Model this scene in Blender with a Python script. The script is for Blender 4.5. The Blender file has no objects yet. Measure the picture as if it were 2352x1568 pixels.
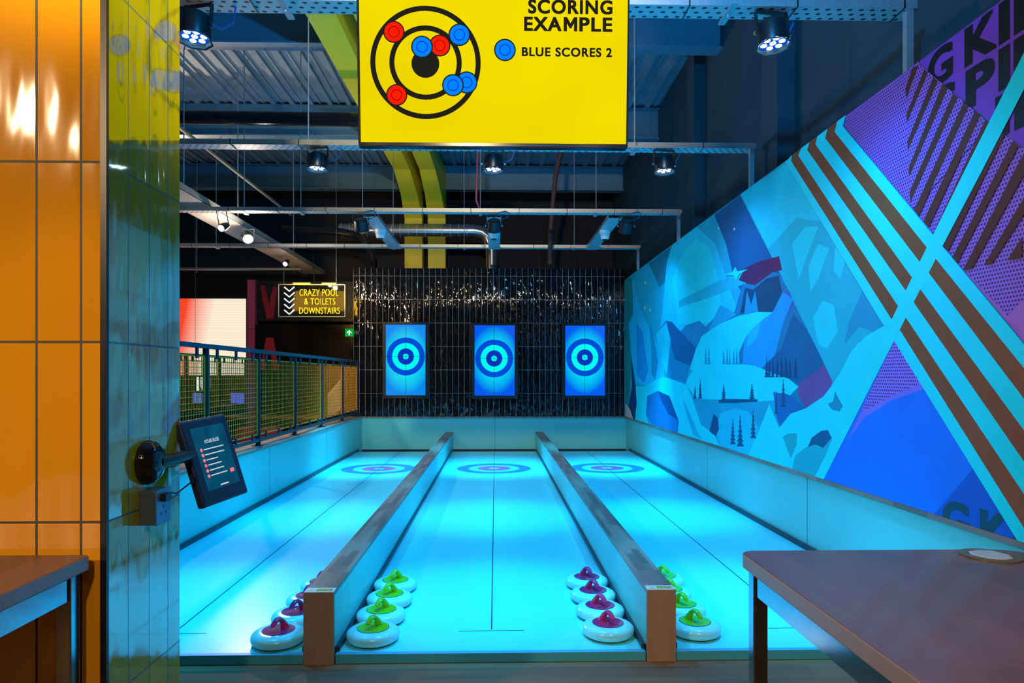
import bpy, bmesh, math, random
from mathutils import Vector, Matrix
random.seed(7)
C = bpy.context.scene.collection
PI = math.pi
F = 1568.0
H = 1.365                     # eye height above the floor
PSI = math.atan(38/F)
cS, sS = math.cos(PSI), math.sin(PSI)
LZ = .045                     # lane bed height

# ---------- picture measurements -> real positions on real planes ----------
def ray(px, py):
    u, v = (px-1176)/F, (862-py)/F
    return Vector((sS+u*cS, cS-u*sS, v))
def onY(px, py, Y):
    r = ray(px, py); t = Y/r.y
    return Vector((r.x*t, Y, H+r.z*t))
def onX(px, py, X):
    r = ray(px, py); t = X/r.x
    return Vector((X, r.y*t, H+r.z*t))
def onZ(px, py, z):
    r = ray(px, py); t = (z-H)/r.z
    return Vector((r.x*t, r.y*t, z))

# ---------- materials ----------
def lin(c):
    c = c/255
    return c/12.92 if c <= .04045 else ((c+.055)/1.055)**2.4
def rgb(r, g, b): return (lin(r), lin(g), lin(b))
class N:
    def __init__(s, name):
        s.m = bpy.data.materials.new(name); s.m.use_nodes = True
        s.t = s.m.node_tree; s.b = s.t.nodes['Principled BSDF']
    def n(s, typ, **kw):
        x = s.t.nodes.new(typ)
        for k, v in kw.items(): setattr(x, k, v)
        return x
    def l(s, a, b): s.t.links.new(a, b)
    def put(s, sock, v):
        if hasattr(v, 'is_output') or isinstance(v, bpy.types.NodeSocket): s.l(v, sock)
        else: sock.default_value = v
    def math(s, op, a, b=0.0, c=0.0):
        x = s.n('ShaderNodeMath', operation=op)
        s.put(x.inputs[0], a); s.put(x.inputs[1], b)
        if len(x.inputs) > 2: s.put(x.inputs[2], c)
        return x.outputs[0]
    def coord(s, kind='Object'):
        tc = s.n('ShaderNodeTexCoord'); sp = s.n('ShaderNodeSeparateXYZ')
        s.l(tc.outputs[kind], sp.inputs[0])
        return tc.outputs[kind], sp.outputs
    def mix(s, fac, a, b):
        x = s.n('ShaderNodeMix', data_type='RGBA')
        s.put(x.inputs[0], fac)
        s.put(x.inputs[6], a if not isinstance(a, tuple) else (*a[:3], 1))
        s.put(x.inputs[7], b if not isinstance(b, tuple) else (*b[:3], 1))
        return x.outputs[2]
    def noise(s, vec, scale, detail=3, stretch=None):
        if stretch:
            mp = s.n('ShaderNodeMapping'); s.l(vec, mp.inputs[0]); mp.inputs['Scale'].default_value = stretch
            vec = mp.outputs[0]
        x = s.n('ShaderNodeTexNoise'); s.l(vec, x.inputs['Vector'])
        x.inputs['Scale'].default_value = scale; x.inputs['Detail'].default_value = detail
        return x.outputs[0]
    def bump(s, h, strength, dist):
        x = s.n('ShaderNodeBump'); x.inputs['Strength'].default_value = strength
        x.inputs['Distance'].default_value = dist
        s.put(x.inputs['Height'], h); s.l(x.outputs[0], s.b.inputs['Normal'])
    def base(s, col): s.put(s.b.inputs['Base Color'], (*col[:3], 1) if isinstance(col, tuple) else col)
MC = {}
def mat(name, col, rough=.5, metal=0, coat=0, var=.12, scale=12):
    """plain surface with a faint procedural mottling"""
    if name in MC: return MC[name]
    n = N(name)
    v, _ = n.coord()
    f = n.noise(v, scale)
    dk = tuple(c*(1-var) for c in col)
    n.base(n.mix(f, dk, tuple(min(1, c*(1+var)) for c in col)))
    n.b.inputs['Roughness'].default_value = rough; n.b.inputs['Metallic'].default_value = metal
    if coat:
        n.b.inputs['Coat Weight'].default_value = coat; n.b.inputs['Coat Roughness'].default_value = .06
    MC[name] = n.m; return n.m
def emit(name, col, strength, base=(.0, .0, .0)):
    if name in MC: return MC[name]
    n = N(name); n.base(base); n.b.inputs['Emission Color'].default_value = (*col, 1)
    n.b.inputs['Emission Strength'].default_value = strength; n.b.inputs['Specular IOR Level'].default_value = .0; MC[name] = n.m; return n.m
def tiles(name, col, grout, ax, pu, pv, ou, ov, gw, rough, wav, dist, var=.15, spec=.5):
    """vertical glazed tiles: ax = horizontal axis index, pitches and offsets, wavy glaze"""
    n = N(name); v, o = n.coord()
    def line(x, p, off):
        f = n.math('FRACT', n.math('DIVIDE', n.math('SUBTRACT', x, off), p))
        d = n.math('MULTIPLY', n.math('SUBTRACT', .5, n.math('ABSOLUTE', n.math('SUBTRACT', f, .5))), p)
        return n.math('LESS_THAN', d, gw/2)
    g = n.math('MAXIMUM', line(o[ax], pu, ou), line(o[2], pv, ov))
    cu = n.math('FLOOR', n.math('DIVIDE', n.math('SUBTRACT', o[ax], ou), pu))
    cv = n.math('FLOOR', n.math('DIVIDE', n.math('SUBTRACT', o[2], ov), pv))
    cb = n.n('ShaderNodeCombineXYZ'); n.put(cb.inputs[0], cu); n.put(cb.inputs[1], cv)
    wn = n.n('ShaderNodeTexWhiteNoise'); n.l(cb.outputs[0], wn.inputs[0])
    tc = n.mix(wn.outputs[0], tuple(c*(1-var) for c in col), tuple(min(1, c*(1+var)) for c in col))
    n.base(n.mix(g, tc, grout))
    n.put(n.b.inputs['Roughness'], n.math('MULTIPLY_ADD', g, .6, rough))
    # glaze ripples, different on each tile
    add = n.n('ShaderNodeVectorMath', operation='ADD'); n.l(v, add.inputs[0]); 
    sc = n.n('ShaderNodeVectorMath', operation='SCALE'); n.l(wn.outputs[1], sc.inputs[0]); sc.inputs['Scale'].default_value = 3
    n.l(sc.outputs[0], add.inputs[1])
    h = n.noise(add.outputs[0], wav, 2, (1, 1, .28))
    hh = n.math('SUBTRACT', h, n.math('MULTIPLY', g, .35))
    n.bump(hh, .6, dist)
    n.b.inputs['Specular IOR Level'].default_value = spec
    return n.m
def dots(name, col, dot, a, b, sp, r, stag=True, rough=.5, metal=0, long=1.0):
    n = N(name); v, o = n.coord()
    va = n.math('DIVIDE', o[b], sp); row = n.math('FLOOR', va)
    sh = n.math('MULTIPLY', n.math('MODULO', n.math('ABSOLUTE', row), 2), .5 if stag else 0)
    ua = n.math('ADD', n.math('DIVIDE', o[a], sp*long), sh)
    du = n.math('MULTIPLY', n.math('SUBTRACT', n.math('FRACT', ua), .5), 1.0)
    dv = n.math('SUBTRACT', n.math('FRACT', va), .5)
    d = n.math('SQRT', n.math('ADD', n.math('MULTIPLY', du, du), n.math('MULTIPLY', dv, dv)))
    n.base(n.mix(n.math('LESS_THAN', d, r/sp), col, dot))
    n.b.inputs['Roughness'].default_value = rough; n.b.inputs['Metallic'].default_value = metal
    return n.m
def wood(name, c1, c2, axis, plank_w, plank_l, rough=.4, coat=0.0, grain=18):
    """planks running along axis 0 (x) or 1 (y)"""
    n = N(name); tc = n.n('ShaderNodeTexCoord'); mp = n.n('ShaderNodeMapping')
    n.l(tc.outputs['Object'], mp.inputs[0])
    if axis == 1: mp.inputs['Rotation'].default_value = (0, 0, PI/2)
    if axis == 2: mp.inputs['Rotation'].default_value = (0, PI/2, 0)
    br = n.n('ShaderNodeTexBrick'); n.l(mp.outputs[0], br.inputs[0])
    br.offset = .37; br.inputs['Scale'].default_value = 1
    br.inputs['Color1'].default_value = (0, 0, 0, 1); br.inputs['Color2'].default_value = (1, 1, 1, 1)
    br.inputs['Mortar'].default_value = (.1, .1, .1, 1); br.inputs['Mortar Size'].default_value = .0008
    br.inputs['Brick Width'].default_value = plank_l; br.inputs['Row Height'].default_value = plank_w
    gr = n.noise(mp.outputs[0], grain, 6, (.12, 1.4, 1.4))
    f = n.math('ADD', n.math('MULTIPLY', br.outputs[0], .55), n.math('MULTIPLY', gr, .55))
    f = n.math('SUBTRACT', f, .1)
    n.base(n.mix(f, c1, c2)); n.b.inputs['Roughness'].default_value = rough
    n.bump(gr, .15, .002)
    if coat:
        n.b.inputs['Coat Weight'].default_value = coat; n.b.inputs['Coat Roughness'].default_value = .08
    return n.m

M_white = mat('white_board_blue_cast', (.13, .68, .62), .38, var=.03, scale=3)  # white boards, with the blue lamp cast put into the base colour
M_bed = mat('lane_surface_blue_cast', (.12, .80, .80), .28, var=.02, scale=2)  # cyan base carries the blue lamp cast on a white bed
M_black = mat('black_metal', (.012, .014, .018), .35)
M_blackg = mat('black_gloss', (.01, .01, .012), .12)
M_navy = mat('dark_paint', (.018, .03, .05), .7)
M_roof = mat('roof_paint', (.20, .30, .38), .6, var=.4, scale=3)
M_beam = mat('beam_paint', (.09, .22, .30), .55)
M_wall = mat('black_wall_paint', (.012, .058, .085), .8, var=.3, scale=2)
M_lime = mat('yellow_steel_paint', (.88, .74, .03), .5, var=.06)
M_limeside = M_lime
M_galv = mat('galvanised_steel', (.45, .5, .52), .35, .6, var=.2, scale=40)
M_duct = mat('spiral_duct_steel', (.45, .45, .45), .25, .9)
M_tray = dots('perforated_tray', (.6, .64, .66), (.02, .03, .04), 0, 1, .05, .011, rough=.45, metal=.3, long=1.3)
M_tray2 = dots('perforated_wide_tray', (.72, .68, .64), (.03, .03, .03), 1, 0, .045, .009, rough=.45, metal=.2)
M_floor = wood('floor_planks', (.10, .052, .02), (.34, .18, .07), 0, .11, .9, .75)
M_oak = wood('divider_oak', (.13, .08, .055), (.42, .30, .22), 1, .045, .32, .4)
M_oakend = wood('divider_end_oak', (.28, .19, .14), (.50, .35, .26), 2, .06, .9, .5)
M_table = wood('table_oak', (.10, .05, .045), (.24, .125, .10), 1, .085, .55, .4, .12, 10)
M_trimwood = wood('ledge_oak', (.30, .20, .14), (.62, .46, .34), 1, .04, .4, .5)
M_red = mat('red_stone_cap', (.55, .03, .16), .12, coat=.6, var=.04)
M_green = mat('green_stone_cap', (.16, .62, .01), .2, coat=.3, var=.04)
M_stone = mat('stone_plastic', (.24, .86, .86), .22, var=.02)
M_ringblue = mat('ring_blue', (.03, .22, .75), .3, var=.04)
M_ringred = mat('ring_red', (.95, .12, .45), .3, var=.04)
M_line = mat('line_ink', (.01, .03, .08), .4)
M_rail = mat('rail_steel_paint', (.02, .065, .11), .28, .4)
M_mesh = mat('yellow_mesh_paint', (.95, .34, .02), .45, .1)
M_cam = mat('camera_plastic', (.8, .84, .86), .35, var=.03)
M_chrome = mat('screw_chrome', (.8, .8, .8), .15, 1)
M_fall = mat('lane_kerb_rubber', (.012, .03, .05), .35)

# ---------- mesh building ----------
ORG = {}
class MB:
    def __init__(s): s.v = []; s.f = []; s.mi = []; s.k = 0
    def mt(s, k): s.k = k; return s
    def add(s, vs, fs):
        o = len(s.v); s.v += [tuple(v) for v in vs]
        for f in fs: s.f.append([i+o for i in f]); s.mi.append(s.k)
    def box(s, x0, x1, y0, y1, z0, z1):
        s.add([(x0,y0,z0),(x1,y0,z0),(x1,y1,z0),(x0,y1,z0),(x0,y0,z1),(x1,y0,z1),(x1,y1,z1),(x0,y1,z1)],
              [(0,3,2,1),(4,5,6,7),(0,1,5,4),(1,2,6,5),(2,3,7,6),(3,0,4,7)]); return s
    def bar(s, a, b, w, h=None, up=(0,0,1)):
        a, b = Vector(a), Vector(b); h = h or w; d = (b-a).normalized(); u = Vector(up)
        if abs(d.dot(u)) > .98: u = Vector((0,1,0))
        r = d.cross(u).normalized()*w/2; u = r.cross(d).normalized()*h/2
        s.add([a-r-u, a+r-u, a+r+u, a-r+u, b-r-u, b+r-u, b+r+u, b-r+u],
              [(0,3,2,1),(4,5,6,7),(0,1,5,4),(1,2,6,5),(2,3,7,6),(3,0,4,7)]); return s
    def tube(s, pts, r, n=10, cap=True, rz=None):
        pts = [Vector(p) for p in pts]; rings = []
        ref = None
        for i, p in enumerate(pts):
            d = (pts[min(i+1, len(pts)-1)]-pts[max(i-1, 0)]).normalized()
            if ref is None:
                ref = Vector((0,0,1)) if abs(d.z) < .9 else Vector((1,0,0))
            a = d.cross(ref).normalized(); b = a.cross(d).normalized(); ref = b
            ri = r[i] if isinstance(r, (list, tuple)) else r
            rb = (rz[i] if rz else ri)
            rings.append([p+a*math.cos(2*PI*k/n)*ri+b*math.sin(2*PI*k/n)*rb for k in range(n)])
        fs = []
        for i in range(len(rings)-1):
            for k in range(n):
                fs.append((i*n+k, i*n+(k+1)%n, (i+1)*n+(k+1)%n, (i+1)*n+k))
        if cap: fs += [tuple(range(n))[::-1], tuple((len(rings)-1)*n+k for k in range(n))]
        s.add([v for r_ in rings for v in r_], fs); return s
    def lathe(s, prof, c=(0,0,0), n=40, M=None):
        vs = []
        for (r, z) in prof:
            for k in range(n):
                p = Vector((r*math.cos(2*PI*k/n), r*math.sin(2*PI*k/n), z))
                if M: p = M @ p
                vs.append(p+Vector(c))
        fs = [(i*n+k, i*n+(k+1)%n, (i+1)*n+(k+1)%n, (i+1)*n+k) for i in range(len(prof)-1) for k in range(n)]
        if prof[0][0] < .021: fs.append(tuple(range(n))[::-1])
        if prof[-1][0] < .021: fs.append(tuple((len(prof)-1)*n+k for k in range(n)))
        s.add(vs, fs); return s
    def poly(s, pts): s.add(pts, [tuple(range(len(pts)))]); return s
    def ring(s, c, r0, r1, axis='z', n=64):
        """flat annulus"""
        vs = []
        for r in (r0, r1):
            for k in range(n):
                a, b = r*math.cos(2*PI*k/n), r*math.sin(2*PI*k/n)
                o = {'z': (a, b, 0), 'y': (a, 0, b)}[axis]
                vs.append((c[0]+o[0], c[1]+o[1], c[2]+o[2]))
        if r0 == 0: s.add(vs[n:], [tuple(range(n))])
        else: s.add(vs, [(k, (k+1)%n, n+(k+1)%n, n+k) for k in range(n)])
        return s
    def prism(s, pts2, z0, z1):
        """vertical extrusion of an xy outline"""
        n = len(pts2)
        s.add([(x, y, z0) for x, y in pts2]+[(x, y, z1) for x, y in pts2],
              [tuple(range(n))[::-1], tuple(range(n, 2*n))]+[(i, (i+1)%n, n+(i+1)%n, n+i) for i in range(n)]); return s
    def build(s, name, mats, parent=None, org=None, bevel=0, smooth=False, seg=2):
        if org is None: org = ORG.get(parent.name, Vector((0,0,0))) if parent else Vector((0,0,0))
        org = Vector(org)
        me = bpy.data.meshes.new(name)
        me.from_pydata([Vector(v)-org for v in s.v], [], s.f)
        mats = mats if isinstance(mats, (list, tuple)) else [mats]
        for m in mats: me.materials.append(m)
        for p, i in zip(me.polygons, s.mi): p.material_index = i; p.use_smooth = smooth
        bm = bmesh.new(); bm.from_mesh(me); bmesh.ops.recalc_face_normals(bm, faces=bm.faces); bm.to_mesh(me); bm.free()
        o = bpy.data.objects.new(name, me); C.objects.link(o)
        if parent: o.parent = parent
        else: o.location = org
        ORG[o.name] = org
        if bevel:
            b = o.modifiers.new('bevel', 'BEVEL'); b.width = bevel; b.segments = seg; b.limit_method = 'ANGLE'
        if smooth:
            try: me.set_sharp_from_angle(angle=math.radians(40))
            except Exception: pass
        return o
def tag(o, label, cat, group=None):
    o['label'] = label; o['category'] = cat
    if group: o['group'] = group
    return o
def thing(name, label, cat, loc=(0,0,0), group=None, rot=None):
    o = bpy.data.objects.new(name, None); C.objects.link(o); o.location = loc
    o.empty_display_size = .1
    if rot: o.rotation_euler = rot
    ORG[o.name] = Vector(loc); return tag(o, label, cat, group)
def local(name, label, cat, loc, rot=(0,0,0), group=None):
    """thing whose parts are given in its own coordinates"""
    o = thing(name, label, cat, loc, group, rot); ORG[o.name] = Vector((0,0,0)); return o
def struct(o): o['kind'] = 'structure'; return o
def copy_thing(root, loc, rot, label, group=None):
    r = root.copy(); C.objects.link(r); r.location = loc; r.rotation_euler = rot
    r['label'] = label
    if group: r['group'] = group
    ORG[r.name] = Vector((0,0,0))
    for ch in [o for o in bpy.data.objects if o.parent == root]:
        c = ch.copy(); C.objects.link(c); c.parent = r
        for g in [o for o in bpy.data.objects if o.parent == ch]:
            d = g.copy(); C.objects.link(d); d.parent = c
    return r
def text_mesh(txt, size, bold=0.0, depth=0.0, align='LEFT', spacing=1.0, xs=1.0):
    cu = bpy.data.curves.new('txt', 'FONT'); cu.body = txt; cu.size = size; extra = max(0, bold-.016); cu.offset = min(bold, .016)
    cu.extrude = depth; cu.align_x = align; cu.space_character = spacing; cu.resolution_u = 6
    ob = bpy.data.objects.new('txt', cu); C.objects.link(ob)
    bpy.context.view_layer.update()
    dg = bpy.context.evaluated_depsgraph_get()
    me = bpy.data.meshes.new_from_object(ob.evaluated_get(dg))
    vs = [Vector((v.co.x*xs, v.co.y, v.co.z)) for v in me.vertices]; fs = [tuple(p.vertices) for p in me.polygons]
    if extra > 0:      # heavier strokes: the outline laid side by side with itself
        n0, f0, v0 = len(vs), list(fs), list(vs)
        for q, (dx, dy) in enumerate(((-1, -.7), (1, -.7), (-1, .7), (1, .7))):
            k = len(vs); vs += [Vector((v.x+dx*extra, v.y+dy*extra, v.z+(q+1)*5e-5)) for v in v0]; fs += [tuple(i+k for i in f) for f in f0]
    bpy.data.objects.remove(ob); bpy.data.curves.remove(cu); bpy.data.meshes.remove(me)
    return vs, fs
def put_text(mb, txt, size, to3d, **kw):
    vs, fs = text_mesh(txt, size, **kw); mb.add([to3d(v) for v in vs], fs)
def fit_text(mb, txt, cap, width, to3d, bold, k=0, spacing=1.0):
    """text scaled so that its capitals are cap high and the whole is width wide"""
    vs, fs = text_mesh(txt, 1.0, bold=bold, spacing=spacing)
    x0 = min(v.x for v in vs); x1 = max(v.x for v in vs); y0 = min(v.y for v in vs); y1 = max(v.y for v in vs)
    mb.mt(k).add([to3d(Vector(((v.x-x0)/(x1-x0)*width, (v.y-y0)/(y1-y0)*cap, v.z))) for v in vs], fs)

# =====================================================================
# SETTING
# =====================================================================
BW = 12.45        # back wall
XL, XR = -2.41, 2.38   # inner faces of the low side walls
struct(MB().box(-9, 6, -7, 3.25, -.1, 0).build('floor', M_floor))
M_low = mat('lower_floor', (.03, .015, .015), .5)
struct(MB().box(-9, -2.75, 3.25, 15.5, -1.6, -1.5).box(-9, -2.75, 3.2, 3.25, -1.6, -.1).build('floor_lower', M_low))
struct(MB().box(-2.75, 6, 3.25, 15.5, -.1, 0).build('floor_under_lanes', M_navy))
# ribbed metal roof deck, ribs along the hall
b = MB()
x = -9.0
while x < 2.75:
    b.box(x, x+.30, -7, 15.6, 5.75, 5.8); b.box(x+.02, x+.09, -7, 15.6, 5.70, 5.75); b.box(x+.17, x+.20, -7, 15.6, 5.725, 5.75)
    x += .30
struct(b.build('ceiling', M_roof))
# right: low side wall with the mural above and the dark upper wall set back
struct(MB().box(2.66, 2.8, -7, 15.5, 0, 5.8).box(2.52, 2.66, 3.0, 3.5, 3.12, 5.7).box(2.5, 2.66, 6.0, 6.35, 3.12, 5.7)
       .box(2.52, 2.66, 8.6, 8.9, 3.12, 5.7).build('wall_right', M_wall))
struct(MB().box(-9.1, 2.8, 15.5, 15.6, -1.6, 5.8).build('wall_back', mat('far_wall_paint', (.010, .012, .016), .8)))
struct(MB().box(-9.1, -9, -7, 15.5, -1.6, 5.8).build('wall_left', M_wall))
struct(MB().box(-9.1, 2.8, -7.1, -7, 0, 5.8).build('wall_rear', M_wall))

# tiled end wall
M_btile = tiles('black_glazed_tiles', (.005, .006, .008), (.34, .29, .28), 0, .1056, .4258, onY(812, 700, BW).x, 2.320, .0062, .05, 16, .024, spec=.5)
end = struct(MB().box(onY(812, 700, BW).x, 2.36, BW, BW+.18, 0, 3.315).build('wall_end_tiled', M_btile))

# low barriers round the lanes (white boards with oak ledges)
bar_l = thing('side_barrier', 'low white side wall with an oak ledge, below the yellow mesh railing', 'low wall', (XL, 7.5, 0))
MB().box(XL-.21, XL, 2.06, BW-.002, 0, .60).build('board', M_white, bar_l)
MB().box(XL-.23, XL+.012, 2.06, BW-.002, .60, .625).build('ledge', M_trimwood, bar_l, bevel=.004)
for y in (4.9, 7.35, 9.8): MB().box(XL, XL+.0008, y, y+.005, .08, .6).build('joint', M_line, bar_l)
bar_r = thing('side_barrier', 'low white side wall with a narrow ledge, running under the mountain mural', 'low wall', (XR, 7.5, 0))
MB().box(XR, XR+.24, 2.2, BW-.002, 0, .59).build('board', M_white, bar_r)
MB().box(XR-.03, XR+.24, 2.2, BW-.002, .59, .622).build('ledge', M_oak, bar_r, bevel=.004)
for p in (1628, 1862):
    yy = 2.38*F/(p-1138); MB().box(XR-.0008, XR, yy, yy+.006, .08, .59).build('joint', M_line, bar_r)
bar_b = thing('end_barrier', 'low white end wall closing the three lanes below the black tiles', 'low wall', (0, BW-.03, 0))
MB().box(XL+.001, XR-.001, BW-.05, BW-.001, 0, .595).build('board', M_white, bar_b)
MB().box(XL+.013, XR-.031, BW-.07, BW-.001, .595, .622).build('ledge', M_oak, bar_b, bevel=.004)
MB().box(XL, XR, BW-.058, BW-.05, .0, .03).build('skirting', M_fall, bar_b)
MB().box(-.012, -.007, BW-.0508, BW-.05, .03, .595).build('joint', M_line, bar_b)

# lane beds, each with its painted target
LN = [(-2.385, -.905, -1.648, 'left', 871), (-.762, .723, -.02, 'centre', 1138), (.862, 2.352, 1.592, 'right', 1404)]
DF, DB = 3.25, 11.86
M_fascia = mat('lane_front_board', (.05, .42, .62), .4, var=.03)
for (x0, x1, xc, nm, rpx) in LN:
    t = thing('curling_lane', {'left': 'left white curling lane beside the mesh railing wall, ring target at its far end',
        'centre': 'middle white curling lane between the two oak dividers, ring target at its far end',
        'right': 'right white curling lane beside the mural wall, ring target at its far end'}[nm], 'curling lane', ((x0+x1)/2, DF, 0))
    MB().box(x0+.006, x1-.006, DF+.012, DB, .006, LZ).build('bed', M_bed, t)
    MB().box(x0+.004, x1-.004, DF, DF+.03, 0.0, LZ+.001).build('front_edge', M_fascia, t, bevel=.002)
    rc = (xc, 9.71, LZ)
    tg = MB().ring((*rc[:2], LZ+.0006), .36, .525).build('target', M_ringblue, t)
    MB().ring((*rc[:2], LZ+.0010), .078, .22).ring((*rc[:2], LZ+.0008), .21, .235).build('target_centre', M_ringred, t)
    cl = MB().box(xc-.003, xc+.003, 3.55, 11.75, LZ, LZ+.0016)
    cl.box(x0+.03, x1-.03, rc[1]-.0015, rc[1]+.0015, LZ, LZ+.0016).box(xc-.17, xc+.17, 3.53, 3.533, LZ, LZ+.0016)
    cl.build('guide_line', M_line, t)
    k = MB()
    if nm == 'left': k.box(x0-.024, x0+.004, DF, DB+.1, .0, .079)
    if nm == 'right': k.box(x1-.004, x1+.027, DF, DB+.1, .0, .079)
    if k.v: k.build('kerb', M_fall, t, bevel=.004)
# oak topped dividers
M_stick = mat('sticker_white', (.8, .85, .85), .4)
def divider(x0, x1, lab):
    t = thing('lane_divider', lab, 'lane divider', ((x0+x1)/2, DF, 0))
    MB().box(x0+.006, x1-.006, DF+.01, BW-.06, 0, .32).build('core', M_white, t)
    for s, xa, xb in ((-1, x0, x0+.006), (1, x1-.006, x1)):
        MB().box(xa, xb, DF+.01, BW-.06, LZ+.03, .322).build('side_board', M_white, t)
    for s in (-1, 1):
        xk = x0+.004 if s < 0 else x1-.004
        MB().box(*((xk-.022, xk) if s < 0 else (xk, xk+.022)), DF+.03, DB+.1, LZ, LZ+.030).build('kerb', M_fall, t, bevel=.004)
        xw = xk-.004*0
    MB().box(x0, x1, DF+.01, BW-.06, .322, .343).build('cap', M_oak, t, bevel=.003)
    MB().box(x0, x1, DF-.012, DF+.01, .0, .3432).build('end_panel', M_oakend, t, bevel=.002)
    st = MB().box(x0+.002, x1-.002, DF-.010, DF+.055, .3432, .3442).build('sticker', M_stick, t)
    w = x1-x0
    MB().box(x0+w*.36, x1-.012, DF+.002, DF+.042, .3442, .3446).poly([(x0+.012, DF+.004, .3446), (x0+.042, DF+.004, .3446), (x0+.03, DF+.040, .3446)]).build(
        'sticker_print', mat('sticker_yellow', (.75, .75, .05), .4), st, org=ORG[t.name])
    ink = MB()
    for i in range(2):
        xx = x0+w*.40
        while xx < x1-.02:
            l = random.uniform(.008, .018); ink.box(xx, min(xx+l, x1-.016), DF+.010+i*.016, DF+.017+i*.016, .3446, .3448); xx += l+.004
    ink.build('sticker_lettering', M_line, st, org=ORG[t.name])
divider(-.905, -.762, 'oak topped divider between the left and middle curling lanes')
divider(.723, .862, 'oak topped divider between the middle and right curling lanes')

# =====================================================================
# CURLING STONES
# =====================================================================
def make_stone(capmat, lab, grp):
    t = local('curling_stone', lab, 'curling stone', (0,0,0), group=grp)
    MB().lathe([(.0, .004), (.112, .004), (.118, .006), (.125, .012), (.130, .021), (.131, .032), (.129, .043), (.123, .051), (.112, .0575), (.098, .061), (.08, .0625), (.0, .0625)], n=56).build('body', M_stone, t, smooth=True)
    MB().lathe([(.095, 0), (.112, 0), (.114, .006), (.095, .008)], n=48).build('running_ring', M_fall, t, smooth=True)
    MB().lathe([(.0765, .0615), (.0795, .0625), (.0795, .0642), (.0765, .0645)], n=48).build('cap_rim', M_line, t, smooth=True)
    MB().lathe([(.0775, .0625), (.077, .0648), (.06, .0640), (.02, .0632), (.0, .0632)], n=48).build('cap', capmat, t, smooth=True)
    path = [(-.046, .060), (-.041, .072), (-.032, .088), (-.020, .104), (-.006, .1155), (.008, .1165), (.020, .110), (.031, .101), (.040, .093), (.046, .089)]
    rr = [.026, .022, .018, .0165, .016, .016, .016, .0155, .014, .007]
    rz = [.020, .018, .014, .011, .0095, .009, .009, .009, .0085, .005]
    h = MB().tube([(a, 0, c) for a, c in path], rr, 14, rz=rz).build('handle', capmat, t, smooth=True)
    MB().lathe([(.0045, 0), (.0045, .003), (.0, .004)], (-.012, -.021, .0635), 12).lathe([(.0045, 0), (.0045, .003), (.0, .004)], (.012, -.012, .0635), 12).build('screw', M_chrome, t, smooth=True)
    return t
protos = {}
def stones(spots, side, capmat, colour, lane, wallname):
    for i, (x, y) in enumerate(spots):
        where = ['front of row', 'second in row', 'third in row', 'last in row'][i]
        lab = f'{colour} capped curling stone {wallname}, {where}'
        grp = f'{colour} capped stones {wallname}'
        ang = math.radians(-61-random.uniform(-4, 4)) if side > 0 else math.radians(-119+random.uniform(-4, 4))
        if colour not in protos:
            protos[colour] = make_stone(capmat, lab, grp); r = protos[colour]
            r.location = (x, y, LZ+.0016); r.rotation_euler = (0, 0, ang)
        else: copy_thing(protos[colour], (x, y, LZ+.0016), (0, 0, ang), lab, grp)
stones([(-.610, 3.42), (-.614, 3.687), (-.610, 3.955), (-.616, 4.222)], -1, M_green, 'green', 0, 'in middle lane by left divider')
stones([(.572, 3.46), (.573, 3.727), (.572, 3.99), (.571, 4.255)], 1, M_red, 'magenta', 0, 'in middle lane by right divider')
stones([(-1.072, 3.40), (-1.060, 3.672), (-1.062, 3.938), (-1.056, 4.205)], -1, M_red, 'magenta', 0, 'in left lane by left divider')
stones([(1.020, 3.47), (1.026, 3.74), (1.023, 4.01), (1.056, 4.275)], 1, M_green, 'green', 0, 'in right lane by right divider')

# =====================================================================
# MURAL on the right wall
# =====================================================================
XM = 2.36
LT = (.20, .50, 1.02)
MUM = []; MUI = {}
def mm(r, g, b, kind=None):
    key = (r, g, b, kind)
    if key in MUI: return MUI[key]
    alb = tuple(max(.012, min(.93, c/l)) for c, l in zip(rgb(r, g, b), LT))
    nm = 'mural_ink_%d' % len(MUM)
    if kind == 'dots':
        m = dots(nm, alb, (.008, .02, .10), 1, 2, .0195, .0052)
    else: m = mat(nm, alb, .55, var=.13, scale=3.5)
    m.node_tree.nodes['Principled BSDF'].inputs['Specular IOR Level'].default_value = .12
    MUI[key] = len(MUM); MUM.append(m); return MUI[key]
MZ0, MZ1, MY0, MY1 = .6225, 3.11, 2.6, BW-.002
def clip(poly):
    def cut(P, f):
        out = []
        for i in range(len(P)):
            a, b = P[i-1], P[i]; fa, fb = f(a), f(b)
            if (fa >= 0) != (fb >= 0):
                t = fa/(fa-fb); out.append((a[0]+(b[0]-a[0])*t, a[1]+(b[1]-a[1])*t))
            if fb >= 0: out.append(b)
        return out
    for f in (lambda p: p[0]-MY0, lambda p: MY1-p[0], lambda p: p[1]-MZ0, lambda p: MZ1-p[1]):
        if len(poly) >= 3: poly = cut(poly, f)
    return poly
mur = MB(); LAY = [0]
def mp(col, pts, layer=None):
    P = clip([(q.y, q.z) for q in (onX(x, y, XM) for x, y in pts)])
    if len(P) < 3: return
    LAY[0] += 1; xx = XM-.0012-.00006*LAY[0]
    bm_pts = [(xx, y, z) for y, z in P]
    mur.mt(mm(*col)).add(bm_pts, [tuple(range(len(P)))])
MUM.append(M_wall); mur.mt(0).box(XM, XM+.12, MY0, MY1, MZ0, MZ1)
mur.mt(mm(0, 140, 215)).poly([(XM-.0012, MY0, MZ0), (XM-.0012, MY1, MZ0), (XM-.0012, MY1, MZ1), (XM-.0012, MY0, MZ1)])
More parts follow.
